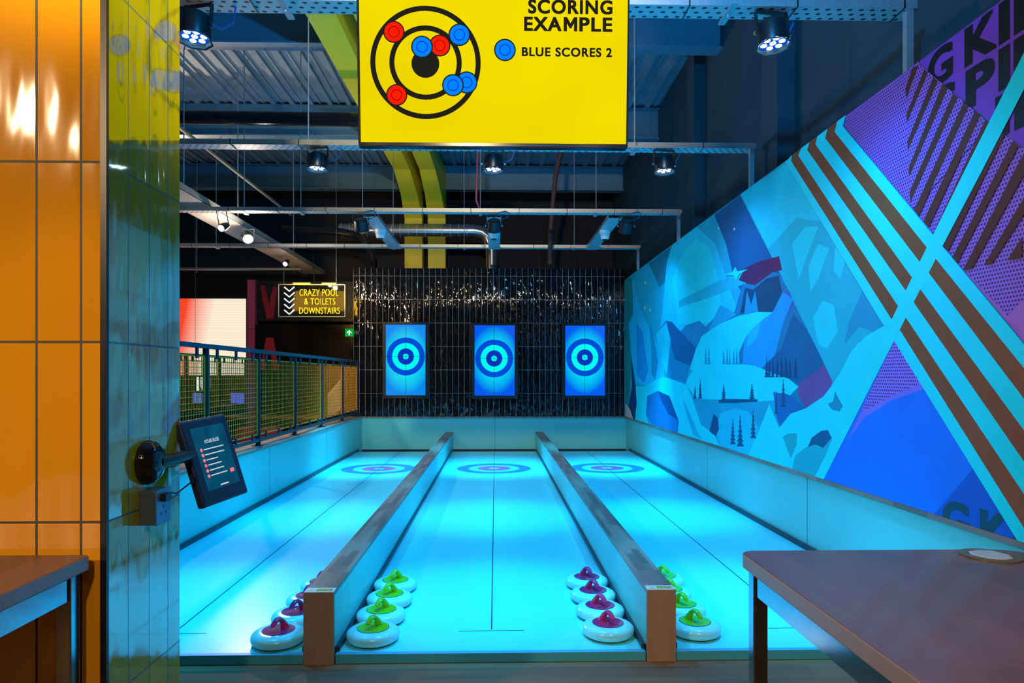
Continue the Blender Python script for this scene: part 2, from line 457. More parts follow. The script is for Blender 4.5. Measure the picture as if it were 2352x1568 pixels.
def fir(cx, top, bot, w, col):
    n = 7; L = []; R = []
    for i in range(n):
        y0 = top+(bot-top)*(i+.3)/n; y1 = top+(bot-top)*(i+1)/n
        ww = w*(i+1)/n/2*(.8+.4*random.random())
        R += [(cx+ww, y1), (cx+ww*.35, y1)]; L += [(cx-ww, y1), (cx-ww*.35, y1)]
    mp(col, [(cx, top)]+R+L[::-1])
sky2 = (0, 165, 245)
mp((0, 112, 150), [(1434,641),(1454,633),(1457,753),(1447,900),(1437,958)])
mp((0, 100, 160), [(1490,604),(1530,575),(1560,555),(1535,640),(1515,660)])
mp(sky2, [(1532,602),(1545,560),(1600,520),(1643,560),(1697,723),(1640,760),(1516,767)])
mp((0, 185, 255), [(1552,700),(1545,640),(1570,580),(1600,548),(1630,570),(1650,640),(1660,740),(1560,745)])
mp((0, 75, 150), [(1641,494),(1700,447),(1798,640),(1780,720),(1720,700),(1686,640),(1668,560)])
mp((0, 148, 220), [(1560,690),(1640,650),(1720,618),(1800,580),(1812,600),(1740,640),(1640,680),(1560,706)])
mp((0, 165, 240), [(1702,445),(1808,372),(1900,510),(1830,560),(1765,570)])
mp((0, 145, 210), [(1765,570),(1830,500),(1900,510),(2062,745),(1990,790),(1913,877),(1850,740)])
for q in ([(1858,610),(1880,560),(1905,570),(1880,640),(1862,670)], [(1868,730),(1890,690),(1915,700),(1925,760),(1900,800),(1880,790)],
          [(1920,560),(1940,520),(1952,560),(1930,640),(1915,620)], [(1820,560),(1850,520),(1880,520),(1850,600),(1835,640)]):
    mp((0, 170, 235), q)
mp((0, 120, 195), [(1985,660),(2000,700),(2050,735),(2010,765),(1975,750),(1940,790),(1950,740)])
mp((0, 100, 175), [(1688,714),(1706,651),(1728,654),(1773,622),(1791,629),(1813,669),(1826,700),(1853,754),(1893,834),(1913,877),(1893,919),(1853,937),(1817,950),(1795,984),(1770,930),(1740,880),(1690,850),(1640,860),(1600,800),(1640,760)])
mp((0, 60, 115), [(1700,720),(1712,660),(1730,665),(1760,640),(1790,632),(1800,690),(1777,716),(1741,716)])
mp((60, 34, 90), [(1697,643),(1712,615),(1745,600),(1790,588),(1797,620),(1775,625),(1755,640),(1735,655),(1715,650)])
mp((0, 120, 205), [(1710,720),(1716,668),(1726,700),(1735,668),(1742,716)])
mp((50, 75, 175), [(1800,665),(1815,672),(1822,700),(1812,720),(1800,700)])
mp((62, 66, 155), [(1853,820),(1895,840),(1913,877),(1893,919),(1850,937),(1832,900),(1838,850)])
mp((0, 110, 190), [(1507,767),(1529,736),(1543,738),(1563,761),(1576,747),(1607,736),(1621,750),(1643,727),(1670,709),(1688,727),(1616,772),(1598,808),(1585,839),(1576,879),(1532,866)])
mp((0, 135, 215), [(1616,790),(1640,730),(1655,700),(1668,706),(1692,722),(1650,748)])
mp((0, 80, 160), [(1531,738),(1543,740),(1563,761),(1600,800),(1585,840),(1550,825)])
mp((0, 125, 235), [(1710,781),(1750,736),(1777,714),(1799,669),(1822,687),(1800,740),(1786,794),(1770,860),(1706,835)])
mp((0, 80, 155), [(1796,800),(1822,720),(1853,754),(1893,834),(1880,850),(1835,880),(1790,860),(1750,846)])
mp((0, 150, 240), [(1722,750),(1748,738),(1740,775),(1715,800)])
mp((0, 195, 255), [(1598,803),(1612,772),(1652,745),(1697,725),(1741,716),(1775,717),(1750,736),(1728,754),(1710,781),(1697,812),(1700,838),(1643,850),(1585,850)])
mp((0, 190, 255), [(1576,880),(1581,866),(1594,848),(1634,837),(1683,834),(1732,839),(1777,857),(1813,870),(1835,888),(1813,910),(1777,921),(1710,924),(1652,921),(1599,915)])
mp((0, 155, 250), [(1452,635),(1468,696),(1484,740),(1503,772),(1516,807),(1528,836),(1525,865),(1506,877),(1484,887),(1461,877),(1449,804),(1445,743),(1455,721)])
mp((0, 120, 230), [(1462,740),(1475,760),(1490,850),(1480,880),(1464,860)])
mp((0, 120, 200), [(1492,745),(1500,760),(1512,830),(1506,872),(1497,860),(1496,800)])
mp((0, 165, 235), [(1507,767),(1531,740),(1541,780),(1532,860),(1520,830)])
mp((0, 130, 205), [(1576,900),(1592,915),(1739,922),(1795,918),(1800,990),(1765,1060),(1650,1030),(1640,995),(1611,976)])
mp((0, 180, 245), [(1461,887),(1484,887),(1503,874),(1525,865),(1560,877),(1579,884),(1592,919),(1611,976),(1640,995),(1655,1027),(1557,1000),(1560,967),(1538,909),(1512,897),(1487,909),(1484,951),(1490,975),(1460,966),(1461,919)])
mp((0, 145, 225), [(1568,915),(1575,925),(1600,985),(1612,1010),(1595,1000),(1580,960)])
mp((0, 100, 200), [(1487,909),(1512,897),(1538,909),(1560,967),(1557,998),(1500,978),(1484,951)])
mp((0, 65, 150), [(1512,899),(1538,909),(1558,965),(1535,950),(1522,925)])
mp((0, 50, 115), [(1450,817),(1460,887),(1463,925),(1458,964),(1440,958),(1444,930),(1452,887)])
mp((140, 150, 190), [(1437,926),(1447,938),(1456,964),(1437,960)])
mp((0, 155, 230), [(1656,948),(1691,938),(1720,944),(1742,983),(1724,1046),(1656,1030),(1643,983)])
mp((0, 65, 135), [(1630,990),(1640,950),(1650,960),(1652,985),(1645,1002)])
mp((0, 85, 180), [(1777,900),(1810,905),(1850,935),(1817,950),(1795,984),(1785,960)])
mp((0, 182, 250), [(1768,928),(1792,986),(1775,1005),(1745,1056),(1719,1048)])
dk = (0, 68, 130)
for cx, t_, b_, w_ in ((1684,958,1020,15),(1701,950,1025,17),(1731,940,1006,16),(1800,868,935,14),(1784,895,950,9),(1663,881,918,12),(1728,880,921,20),(1609,868,915,10),(1597,885,915,8)):
    fir(cx, t_, b_, w_, dk)
mp(dk, [(1650,919),(1662,916),(1690,916),(1742,917),(1740,922),(1690,925),(1652,925)])
for cx in (1622, 1629, 1663, 1671, 1677, 1686, 1693, 1700): fir(cx, 792+random.randint(0, 12), 836, 7, (0, 120, 200))
for cx in (1762, 1768, 1776, 1786, 1796, 1806, 1815, 1828): fir(cx, 815+random.randint(0, 15), 866, 10, (0, 62, 130))
mp((0, 192, 255), [(1991,772),(1956,808),(1933,852),(1913,884),(1893,910),(1853,937),(1817,950),(1790,984),(1768,1009),(1728,1050),(1871,1100),(2054,800),(2060,745),(2034,747)])
mp((0, 212, 255), [(2034,747),(2010,765),(1970,790),(1950,825),(1937,860),(1945,855),(1965,812),(1990,790),(2032,765)])
mp((0, 135, 190), [(1799,1003),(1812,995),(1833,995),(1831,1021),(1818,1053)])
mp((0, 140, 200), [(1821,1078),(1828,1046),(1853,1027),(1914,1005),(1875,1100)])
mp((0, 75, 145), [(1857,1027),(1866,1005),(1888,989),(1903,987),(1912,1005),(1892,1029),(1879,1022),(1872,1021)])
mp((0, 115, 185), [(1903,927),(1915,922),(1920,898),(1928,915),(1938,932),(1930,945),(1912,940)])
for sx, sy in ((1652,524),(1688,526),(1483,649),(1482,706),(1494,712)): mp((120, 235, 255), [(sx,sy-4),(sx+2,sy),(sx,sy+4),(sx-2,sy)])
mp((0, 225, 255), [(1660,632),(1684,624),(1690,612),(1695,623),(1720,618),(1698,630),(1692,645),(1686,632)])
# stripes, triangle and lettering fields
def ln(p, q):
    k = (q[1]-p[1])/(q[0]-p[0]); return lambda x: (x, p[1]+k*(x-p[0]))
W = (0, 180, 250); BR = (72, 60, 54)
PU = (84, 74, 205); PUT = (66, 50, 190)
mp((*PUT,), [(2113,149),(2100,60),(2500,-300),(2700,-300),(2700,700),(2360,345)])
mp((*PU, 'dots'), [(1946,264),(1946,200),(2110,90),(2115,147),(2271,278),(2420,392),(2420,700),(2352,690),(2318,726),(2199,600),(1940,290)])
mp((96, 80, 190), [(2199,600),(2318,726),(2352,690),(2420,690),(2420,870),(2352,783)])
M_let = (0, 20, 34)
ti = mm(*M_let)
def wallText(txt, cap, Yl, Yr, z):
    LAY[0] += 1; xx = XM-.0012-.00006*LAY[0]; LAY[0] += 5
    tmp = MB(); fit_text(tmp, txt, cap, Yl-Yr, lambda v: (xx-v.z, Yl-v.x, z+v.y), .045)
    bm = bmesh.new(); vs = [bm.verts.new(v) for v in tmp.v]
    for f in tmp.f:
        try: bm.faces.new([vs[i] for i in f])
        except ValueError: pass
    for co, no in (((0,0,MZ0),(0,0,-1)), ((0,0,MZ1),(0,0,1)), ((0,MY0,0),(0,-1,0))):
        bmesh.ops.bisect_plane(bm, geom=bm.verts[:]+bm.edges[:]+bm.faces[:], plane_co=co, plane_no=no, clear_outer=True)
    bm.verts.index_update()
    mur.mt(ti).add([v.co.copy() for v in bm.verts], [tuple(v.index for v in f.verts) for f in bm.faces]); bm.free()
WX = lambda px: onX(px, 862, XM).y     # how far along the wall a picture column lies
for ch, pa, pb, z in (('G', 2133, 2192, 2.905), ('K', 2218, 2294, 2.905), ('I', 2297, 2323, 2.905), ('N', 2332, 2440, 2.905),
                      ('G', 2146, 2197, 2.690), ('P', 2221, 2288, 2.690), ('I', 2297, 2323, 2.690), ('N', 2332, 2440, 2.690),
                      ('I', 2290, 2322, 2.475), ('N', 2334, 2430, 2.475)):
    wallText(ch, .195, WX(pa), WX(pb), z)
mp(PU+('dots',), [(2095,162),(2100,90),(2113,90),(2115,147),(2271,278),(2240,330),(2100,480),(2085,300)])
for q in ([(2100,155),(2115,149),(2086,224),(2083,205)], [(2127,159),(2136,166),(2087,283),(2086,262)], [(2148,176),(2158.6,186),(2089,347),(2088,325)],
          [(2170,191),(2181.5,203),(2092,407),(2091,385)], [(2194,214),(2204.5,224.5),(2095,465),(2093,440)], [(2218.5,233.5),(2230,243.7),(2114,497),(2104,481)],
          [(2244,255),(2256.8,265.4),(2137,522),(2125,508)], [(2268,275),(2312,309),(2182,577),(2146,540)], [(2331,325),(2343.7,336),(2203,604),(2192,590)],
          [(2352,360),(2370,352),(2370,380),(2352,410),(2237,617),(2216,620)], [(2352,462),(2400,380),(2400,400),(2352,500),(2283,605.6),(2264,609)], [(2352,545),(2352,592),(2318,597.6)]):
    mp((46, 36, 46), q)
tri = (0, 92, 245)
mp(tri, [(2059,780),(1890,1110),(2360,1262)])
mp((70, 88, 235), [(2059,780),(1952,1008),(1990,958),(2050,920),(2128,892)])
mp((82, 88, 235, 'dots'), [(2059,780),(1980,945),(2000,938),(2060,905),(2118,880)])
mp((0, 72, 205), [(2150,1180),(2241,1075),(2268,1107),(2365,1262)])
ti = mm(0, 62, 105)
for ch, pa, pb in (('G', 2169, 2232), ('K', 2256, 2325), ('I', 2334, 2360)): wallText(ch, .195, WX(pa), WX(pb), .527)
L = [ln((1840,425),(1993,680)), ln((1840,400),(2018.5,680)), ln((1840,365),(2052,680)), ln((1857.5,344),(2085.5,668)),
     ln((1876.7,331.4),(2101,639)), ln((1899,317),(2117,601)), ln((1921,302.7),(2133,567)), ln((1940,290),(2147.6,538.6))]
R = [ln((2059,784),(2255,1100)), ln((2072.7,759.4),(2287,1100)), ln((2086,730),(2335,1100)), ln((2104.6,695.7),(2352,1051)),
     ln((2119.6,665),(2352,979.5)), ln((2140,628.7),(2352,907.7)), ln((2159.5,600),(2352,837.6)), ln((2199,600),(2352,783))]
TOPS = [[(1807,372)], [(1820,369),(1823,355)], [(1837,357),(1844,340)], [(1857.5,344),(1863,326)], [(1876.7,331.4),(1882,310)], [(1899,317),(1905,294)], [(1921,302.7),(1928,276)], [(1940,290),(1947,263)]]
mid = [2034, 2062, 2079, 2094, 2112, 2128, 2150, 2170]
for i in range(7):
    col = W if i % 2 == 0 else BR
    a, b_ = L[i], L[i+1]; ra, rb = R[i], R[i+1]
    mp(col, TOPS[i][::-1]+[a(mid[i]-6), ra(mid[i]+12), ra(2480), rb(2480), rb(mid[i+1]+12), b_(mid[i+1]-6)]+TOPS[i+1])
# broad diagonal band in front
mp((0, 184, 238), [(1871,1104),(2118,600),(2217,400),(2352,132.7),(2440,-45),(2500,-90),(2352,217),(2257,400),(2151.5,600),(1894,1104)])
mural = mur.build('mural_panel', MUM, None, org=(XM, 7.5, MZ0))
tag(mural, 'large printed wall mural of blue snowy mountains with diagonal stripes and purple dots', 'mural')

# =====================================================================
# END WALL SCREENS
# =====================================================================
def screen_mat(name, flip):
    n = N(name); v, o = n.coord()
    # picture of a lit lane: bright cyan middle, blue towards the ends
    z2 = n.math('POWER', n.math('ABSOLUTE', n.math('DIVIDE', o[2], .62)), 2.0)
    x2 = n.math('POWER', n.math('ABSOLUTE', n.math('DIVIDE', o[0], .44)), 2.0)
    g = n.math('MINIMUM', n.math('ADD', z2, x2), 1.0)
    g = n.math('MULTIPLY', g, 1.0 if not flip else .8)
    n.base((0.0, 0.0, 0.0)); n.b.inputs['Roughness'].default_value = .2
    n.put(n.b.inputs['Emission Color'], n.mix(g, (0, .86, .86), (0, .10, .85)))
    n.b.inputs['Emission Strength'].default_value = 1.0
    return n.m
E_out = emit('screen_ring_blue', rgb(0, 76, 215), 1.0); E_cy = emit('screen_ring_cyan', rgb(0, 255, 240), 1.0)
E_in = emit('screen_ring_navy', rgb(10, 50, 190), 1.0); E_ln = emit('screen_line', rgb(0, 60, 110), .6)
scr = [((879, 739, 985.4, 914.5), (886.5, 745.5, 977.5, 907), (932, 818.5), 'left'), ((1083, 741, 1190, 915), (1090, 747, 1182, 908), (1135, 823), 'middle'),
       ((1290, 741, 1392.5, 914.5), (1298, 748, 1389, 908), (1343.3, 820.6), 'right')]
for fr, sc, c, nm in scr:
    a = onY(fr[0], fr[1], BW-.05); b_ = onY(fr[2], fr[3], BW-.05); p = onY(sc[0], sc[1], BW-.05); q = onY(sc[2], sc[3], BW-.05)
    t = thing('lane_monitor', f'{nm} upright black framed screen on the tiled end wall showing blue target rings', 'screen', ((a.x+b_.x)/2, BW, a.z), 'upright screens on the tiled end wall')
    m = MB(); yf, yb = BW-.09, BW-.001
    m.box(a.x, p.x, yf, yb, b_.z, a.z).box(q.x, b_.x, yf, yb, b_.z, a.z).box(p.x, q.x, yf, yb, p.z, a.z).box(p.x, q.x, yf, yb, b_.z, q.z)
    m.build('frame', M_black, t, bevel=.006)
    cz = (p.z+q.z)/2
    s_ = MB().box(p.x, q.x, BW-.055, BW-.03, q.z, p.z).build('display', screen_mat('display_'+nm, nm == 'left'), None, org=((p.x+q.x)/2, BW-.05, cz+.01))
    s_.parent = t; s_.location = Vector(s_.location)-Vector(t.location)
    cc = onY(c[0], c[1], BW-.055); y = BW-.0555; r = 43.2/F*BW
    MB().ring((cc.x, y, cc.z), r*.715, r, 'y').build('ring_outer', E_out, t)
    MB().ring((cc.x, y, cc.z), r*.43, r*.715, 'y').ring((cc.x, y, cc.z), 0, r*.15, 'y').build('ring_light', E_cy, t)
    MB().ring((cc.x, y, cc.z), r*.15, r*.43, 'y').build('ring_inner', E_in, t)
    MB().box(cc.x-.003, cc.x+.003, y-.0008, y-.0002, q.z, p.z).box(p.x, q.x, y-.0008, y-.0002, cc.z-.0025, cc.z+.0025).build('crosshair', E_ln, t)

# =====================================================================
# OVERHEAD SCORE SIGN
# =====================================================================
YS = 3.6
tilt = math.radians(4.0)
pb0 = onY(826, 331, YS); pb1 = onY(1439, 334, YS)
cx = (pb0.x+pb1.x)/2; SW = (pb1.x-pb0.x)/2; zb = (pb0.z+pb1.z)/2; SH = 2*SW*.5625+.02
sg = local('score_sign', 'large yellow hanging display headed SCORING EXAMPLE with ring diagram', 'sign', (cx, YS, zb), (tilt, 0, 0))
kx = 2*SW/613.0   # metres per pixel on the panel
def S(px, py): return ((px-1132.5)*kx, (333-py)*kx)
m = MB().box(-SW-.006, SW+.006, -.004, .06, -.012, SH).build('housing', M_blackg, sg, bevel=.004)
ny = N('sign_yellow_backlit'); v, o = ny.coord(); nz = ny.noise(v, 1.6, 1)
ny.base((.02, .02, .0)); ny.put(ny.b.inputs['Emission Color'], ny.mix(nz, rgb(225, 196, 0), rgb(255, 232, 0))); ny.b.inputs['Emission Strength'].default_value = .98
ny.b.inputs['Roughness'].default_value = .6; ny.b.inputs['Specular IOR Level'].default_value = .0
MB().box(-SW+.008, SW-.004, -.006, -.003, .008, SH-.012).build('display_panel', ny.m, sg)
E_ink = emit('sign_ink', rgb(34, 32, 26), 1.0); E_bl = emit('sign_blue', rgb(0, 132, 255), 1.0); E_bd = emit('sign_blue_line', rgb(0, 50, 215), 1.0)
E_rd = emit('sign_red', rgb(255, 30, 0), 1.0); E_rdd = emit('sign_red_line', rgb(165, 5, 5), 1.0)
def sring(mb, px, py, r0, r1, y, n=72):
    x, z = S(px, py); mb.ring((x, y, z), r0*kx, r1*kx, 'y', n)
m = MB(); sring(m, 978, 152.5, 113.5, 125, -.0066); sring(m, 978, 152.5, 70.5, 82, -.0066); sring(m, 977.5, 154.5, 0, 31.5, -.0066)
m.build('ring_diagram', E_ink, sg)
for i, (px, py, r, col) in enumerate([(1010.5, 114.5, 21.5, 'r'), (907, 86, 21.5, 'r'), (912, 225, 21.5, 'r'), (1055, 91, 22, 'b'), (1071, 196, 22, 'b'), (1040, 202.5, 22, 'b'), (970.5, 119, 22, 'b'), (1158, 124, 22, 'b')]):
    yy = -.0070-.0012*i
    a, b2 = (E_rd, E_rdd) if col == 'r' else (E_bl, E_bd)
    m = MB(); m.mt(0); sring(m, px, py, r-.5, r+2.6, yy); m.mt(1); sring(m, px, py, 0, r, yy); m.mt(2); sring(m, px, py, r*.50, r*.59, yy-.0003)
    m.build('stone_symbol', [E_ink, a, b2], sg)
def sign_text(txt, x0, x1, y0, y1, bold):
    m = MB(); a = S(x0, y1); b2 = S(x1, y0)
    fit_text(m, txt, b2[1]-a[1], b2[0]-a[0], lambda v: (a[0]+v.x, -.0066-v.z, a[1]+v.y), bold, spacing=1.13)
    m.build('lettering', E_ink, sg)
sign_text('SCORING', 1210.5, 1402.5, 10.5, 42, .036)
sign_text('EXA', 1201.5, 1287, 48.5, 80, .036)
sign_text('PLE', 1327, 1402.5, 48.5, 80, .036)
m = MB()      # the letter M, drawn stroke by stroke
for q in ([(1291.5, 80), (1291.5, 48.5), (1299, 48.5), (1299, 80)], [(1315, 80), (1315, 48.5), (1322.5, 48.5), (1322.5, 80)],
          [(1299, 48.5), (1307, 62), (1307, 73.5), (1305.5, 73.5), (1299, 62.5)], [(1315, 48.5), (1307, 62), (1307, 73.5), (1308.5, 73.5), (1315, 62.5)]):
    m.poly([(S(x, y)[0], -.0066, S(x, y)[1]) for x, y in q])
m.build('lettering', E_ink, sg)
sign_text('BLUE SCORES 2', 1196.5, 1402.5, 115.5, 136, .034)
MB().box(-.5, -.46, .05, .30, SH*.6, SH*.6+.05).box(.46, .5, .05, .30, SH*.6, SH*.6+.05).build('bracket', M_galv, sg)

# =====================================================================
# ROOF STEEL
# =====================================================================
for i, (y, z0) in enumerate(((4.98, 5.20), (8.03, 5.20), (11.10, 5.20), (14.20, 5.20))):
    nm = ['nearest the camera, above the first lamp row', 'crossing behind the yellow sign', 'above the dividers far half', 'farthest, in front of the back wall'][i]
    t = thing('roof_beam', f'dark blue steel roof beam, {nm}', 'beam', (0, y, z0), 'steel roof beams')
    MB().box(-9, 2.66, y-.10, y+.10, z0, z0+.02).build('lower_flange', M_beam, t)
    MB().box(-9, 2.66, y-.008, y+.008, z0+.02, z0+.48).build('web', M_beam, t)
    MB().box(-9, 2.66, y-.10, y+.10, z0+.48, z0+.50).build('upper_flange', M_beam, t)
def rafter(x0, x1, cx0, cx1, lab, rib=True):
    t = thing('yellow_rafter', lab, 'steel frame', (x0, 14.1, 0), 'twin yellow steel frames')
    zt = lambda y: 5.24-.040*(14.1-y)
    # soffit strip and side webs following the slope, then knee, then column
    ys = [2.0, 12.7, 13.6, 14.1]; zz = [zt(2.0), zt(12.7), 4.95, 4.6]
    m = MB()
    for i in range(3):
        xa0 = x0 if i < 2 else x0; 
        t0 = (x0, x1) if i < 1 else None
        f = [0, 0, .5, 1]
        a0, a1 = x0+(cx0-x0)*f[i], x1+(cx1-x1)*f[i]; b0, b1 = x0+(cx0-x0)*f[i+1], x1+(cx1-x1)*f[i+1]
        za, zb2 = zz[i], zz[i+1]
        T = lambda y, z: z+.42
        m.add([(a0, ys[i], za), (a1, ys[i], za), (b1, ys[i+1], zb2), (b0, ys[i+1], zb2), (a0, ys[i], zt(ys[i])+.42), (a1, ys[i], zt(ys[i])+.42), (b1, ys[i+1], zt(ys[i+1])+.42), (b0, ys[i+1], zt(ys[i+1])+.42)],
              [(0,1,2,3), (4,7,6,5), (0,4,5,1), (3,2,6,7), (0,3,7,4), (1,5,6,2)])
    m.build('rafter', M_lime, t)
    MB().box(cx0, cx1, 14.1, 14.4, 0, 5.66).build('column', M_lime, t)
    MB().box(cx0-.01, cx1+.01, 14.1-.012, 14.1, 3.2, 3.5).build('splice_plate', M_lime, t)
rafter(-1.885, -1.585, -1.87, -1.51, 'left of the twin yellow steel frames bending down behind the tiled wall')
rafter(-1.41, -1.115, -1.39, -1.03, 'right of the twin yellow steel frames, half hidden by the hanging sign')

# =====================================================================
# CABLE TRAYS with rods
# =====================================================================
ZT = 3.47
def tray(y, xa, xb, w, lab, rods, post=None):
    t = thing('cable_tray', lab, 'cable tray', ((xa+xb)/2, y, ZT), 'cross cable trays')
    o = MB().box(xa, xb, y, y+w, ZT, ZT+.004).build('perforated_base', M_tray, t)
    MB().box(xa, xb, y-.003, y, ZT, ZT+.05).box(xa, xb, y+w, y+w+.003, ZT, ZT+.05).build('flange', M_galv, t)
    for x in rods:
        MB().tube([(x, y+w/2, ZT-.03), (x, y+w/2, 5.74)], .006, 6).build('hanger_rod', M_galv, t)
        MB().box(x-.02, x+.02, y-.05, y+w+.05, ZT-.012, ZT).build('hanger_foot', M_galv, t)
    if post:
        MB().box(post-.035, post+.005, y+.01, y+.05, 3.10, ZT+.04).box(post-.035, post+.05, y+.01, y+.05, 3.10, 3.11).build('end_bracket', M_galv, t)
    # cable ties round the tray
    x = xa+.3
    while x < xb:
        MB().box(x, x+.008, y-.006, y+w+.006, ZT-.004, ZT).box(x, x+.008, y-.008, y-.004, ZT-.004, ZT+.052).build('cable_tie', M_black, t); x += .62
XO = lambda px, Y: onY(px, 500, Y).x
tray(3.86, -2.3, 2.42, .14, 'perforated cable tray holding the nearest lamp row, above the sign', [-1.2, 1.35], 2.40)
tray(6.28, -5.2, 2.42, .14, 'perforated cable tray behind the bottom of the yellow sign', [XO(705, 6.3), XO(1460, 6.3), -3.3], 2.40)
tray(8.81, -6.2, 2.42, .13, 'perforated cable tray carrying the row of black floodlights', [XO(556, 8.8), XO(687, 8.8), XO(830, 8.8), XO(1103, 8.8), XO(1371, 8.8)], 2.40)
tray(11.25, -6.5, 2.40, .12, 'perforated cable tray farthest back, just above the tiled wall', [XO(496, 11.3), XO(903, 11.3), XO(1066, 11.3), XO(1319, 11.3)], 2.38)
t = thing('cable_tray', 'short thin steel channel at far left above the video wall', 'cable tray', (-5, 13.6, 3.46))
MB().box(-6.5, -3.85, 13.6, 13.68, 3.45, 3.49).build('channel', M_galv, t)
for x in (-5.9, -4.0): MB().tube([(x, 13.64, 3.4), (x, 13.64, 5.74)], .006, 6).build('hanger_rod', M_galv, t)
# lengthwise trays over the lanes
for x, nm in ((-1.64, 'left'), (-.02, 'middle'), (1.58, 'right')):
    t = thing('lengthwise_tray', f'short perforated cable tray running back over the {nm} lane', 'cable tray', (x, 10, ZT), 'lengthwise cable trays')
    MB().box(x-.09, x+.09, 8.97, 11.25, ZT-.03, ZT-.026).build('perforated_base', M_tray, t)
    MB().box(x-.093, x-.09, 8.97, 11.25, ZT-.03, ZT+.02).box(x+.09, x+.093, 8.97, 11.25, ZT-.03, ZT+.02).build('flange', M_galv, t)
t = thing('wide_cable_tray', 'wide perforated cable tray running back at the left above the stairwell', 'cable tray', (-3.78, 11, 3.46))
MB().box(-4.11, -3.66, 5.0, 14.7, 3.535, 3.54).build('perforated_base', M_tray2, t)
MB().box(-4.11, -4.105, 5.0, 14.7, 3.535, 3.595).box(-3.665, -3.66, 5.0, 14.7, 3.535, 3.615).build('flange', M_galv, t)
for y in (6.4, 8.2, 9.9, 12.6): MB().tube([(-3.70, y, 3.54), (-3.70, y, 5.74)], .007, 6).build('hanger_rod', M_galv, t)
MB().tube([(-4.0, 5, 3.58), (-3.98, 9, 3.585), (-3.95, 14.6, 3.58)], .03, 8).build('cable_bundle', M_black, t, smooth=True)
t = tag(MB().bar((-3.42, 6.5, 4.05), (-3.42, 11.5, 4.05), .03).build('lighting_track', mat('track_metal', (.35, .33, .3), .3, .6), None, org=(-3.42, 9, 4.05)), 'thin metal lighting track running back above the wide perforated tray', 'track')

# ducts and pipes
t = tag(MB().tube([(-7, 8.6, 4.60), (.1, 8.6, 4.56)], .085, 20).build('black_pipe', M_blackg, None, org=(-3, 8.6, 4.6), smooth=True), 'thick black pipe crossing the ceiling left of the yellow sign', 'pipe')
t = thing('spiral_duct', 'shiny steel spiral duct behind the yellow columns with an elbow going down', 'duct', (-1.5, 13.2, 4.15))
MB().tube([(-3.0, 13.2, 4.16), (-.40, 13.2, 4.16)], .125, 20).build('straight_duct', M_duct, t, smooth=True)
m = MB(); x = -2.95
while x < -.4: m.tube([(x, 13.2, 4.16), (x+.012, 13.2, 4.16)], .129, 20); x += .16
m.build('seam_ring', M_galv, t, smooth=True)
MB().tube([(-.40, 13.2, 4.16), (-.25, 13.2, 4.13), (-.14, 13.2, 4.04), (-.08, 13.2, 3.9), (-.07, 13.2, 3.75), (-.07, 13.2, 2.6)], .12, 20).build('elbow', M_duct, t, smooth=True)
tag(MB().tube([(-4.0, 12.9, 4.12), (-2.9, 12.9, 4.06), (-2.6, 12.9, 4.0), (-2.35, 12.9, 3.72), (-2.28, 12.9, 3.5), (-2.28, 12.9, 2.9)], .07, 14).build('bent_pipe', M_blackg, None, org=(-3, 12.9, 4), smooth=True), 'bent black pipe dropping behind the left end of the tiled wall', 'pipe')
a = onY(1096, 345, 8.75); a.z = 5.7; b_ = onY(1096, 460, 8.75)
tag(MB().tube([a, (a.x, 8.75, 5.0), (a.x+.005, 8.75, 4.2), (b_.x-.01, 8.75, b_.z), (b_.x+.02, 8.8, 3.53)], .01, 8).build('red_cable', mat('red_cable_skin', (.5, .06, .12), .4), None, org=b_, smooth=True), 'thin red cable hanging down to the floodlight tray', 'cable')
a = onY(1295, 345, 10)
tag(MB().tube([(a.x, 10, 5.5), (a.x-.02, 10, 4.75), (a.x-.12, 10, 4.3), (a.x-.2, 10, 3.5), (a.x-.2, 10, 3.0)], .035, 10).build('drain_pipe', mat('dull_red_pipe', (.06, .02, .02), .6), None, org=(a.x, 10, 4.5), smooth=True), 'dark drain pipe hanging right of the yellow columns', 'pipe')

# =====================================================================
# PAR LAMPS and CAMERAS
# =====================================================================
E_led = emit('led_white_blue', (.55, .93, 1.0), 30)
M_lens = emit('lens_plate_blue', (0, .10, .85), .75)
def make_par(lab, grp, lit=True):
    t = local('par_lamp', lab, 'stage light', (0,0,0), group=grp)
    MB().lathe([(.0, .13), (.07, .13), (.085, .115), (.088, .0), (.086, -.005), (.080, 0.0), (.079, .01), (.0, .01)], n=28).build('housing', M_black, t, smooth=True)
    MB().lathe([(.084, -.002), (.100, -.014), (.101, -.020), (.090, -.016), (.083, -.004)], n=8).build('gel_frame', mat('gel_frame_metal', (.03, .05, .08), .4, .3), t)
    if lit:
        MB().lathe([(.0, .0105), (.079, .0105), (.079, .006), (.0, .006)], n=28).build('lens_plate', M_lens, t)
        led = MB()
        for k in range(7):
            r = 0 if k == 6 else .050; an = PI/3*k+.3
            led.lathe([(.0175, .0055), (.0175, .003), (.012, .001), (0, .0)], (r*math.cos(an), r*math.sin(an), 0), 14)
        led.build('led_cluster', E_led, t, smooth=True)
    else:
        MB().lathe([(.0, .0105), (.079, .0105), (.079, .006), (.0, .006)], n=28).build('lens_plate', M_blackg, t)
    MB().bar((-.10, 0, .05), (-.10, 0, .19), .006, .025, (0,1,0)).bar((.10, 0, .05), (.10, 0, .19), .006, .025, (0,1,0)).bar((-.10, 0, .187), (.10, 0, .187), .025, .006).build('yoke', M_black, t)
    MB().tube([(.02, .05, .12), (.10, .10, .10), (.17, .10, .13), (.20, .07, .20), (.14, .03, .235), (.06, .0, .225)], .006, 8).build('power_cable', mat('blue_cable_skin', (.02, .10, .35), .4), t, smooth=True)
    MB().tube([(-.115, 0, .055), (-.098, 0, .055)], .012, 10).tube([(.098, 0, .055), (.115, 0, .055)], .012, 10).build('knob', M_chrome, t)
    return t
LAMPS = []
par = None
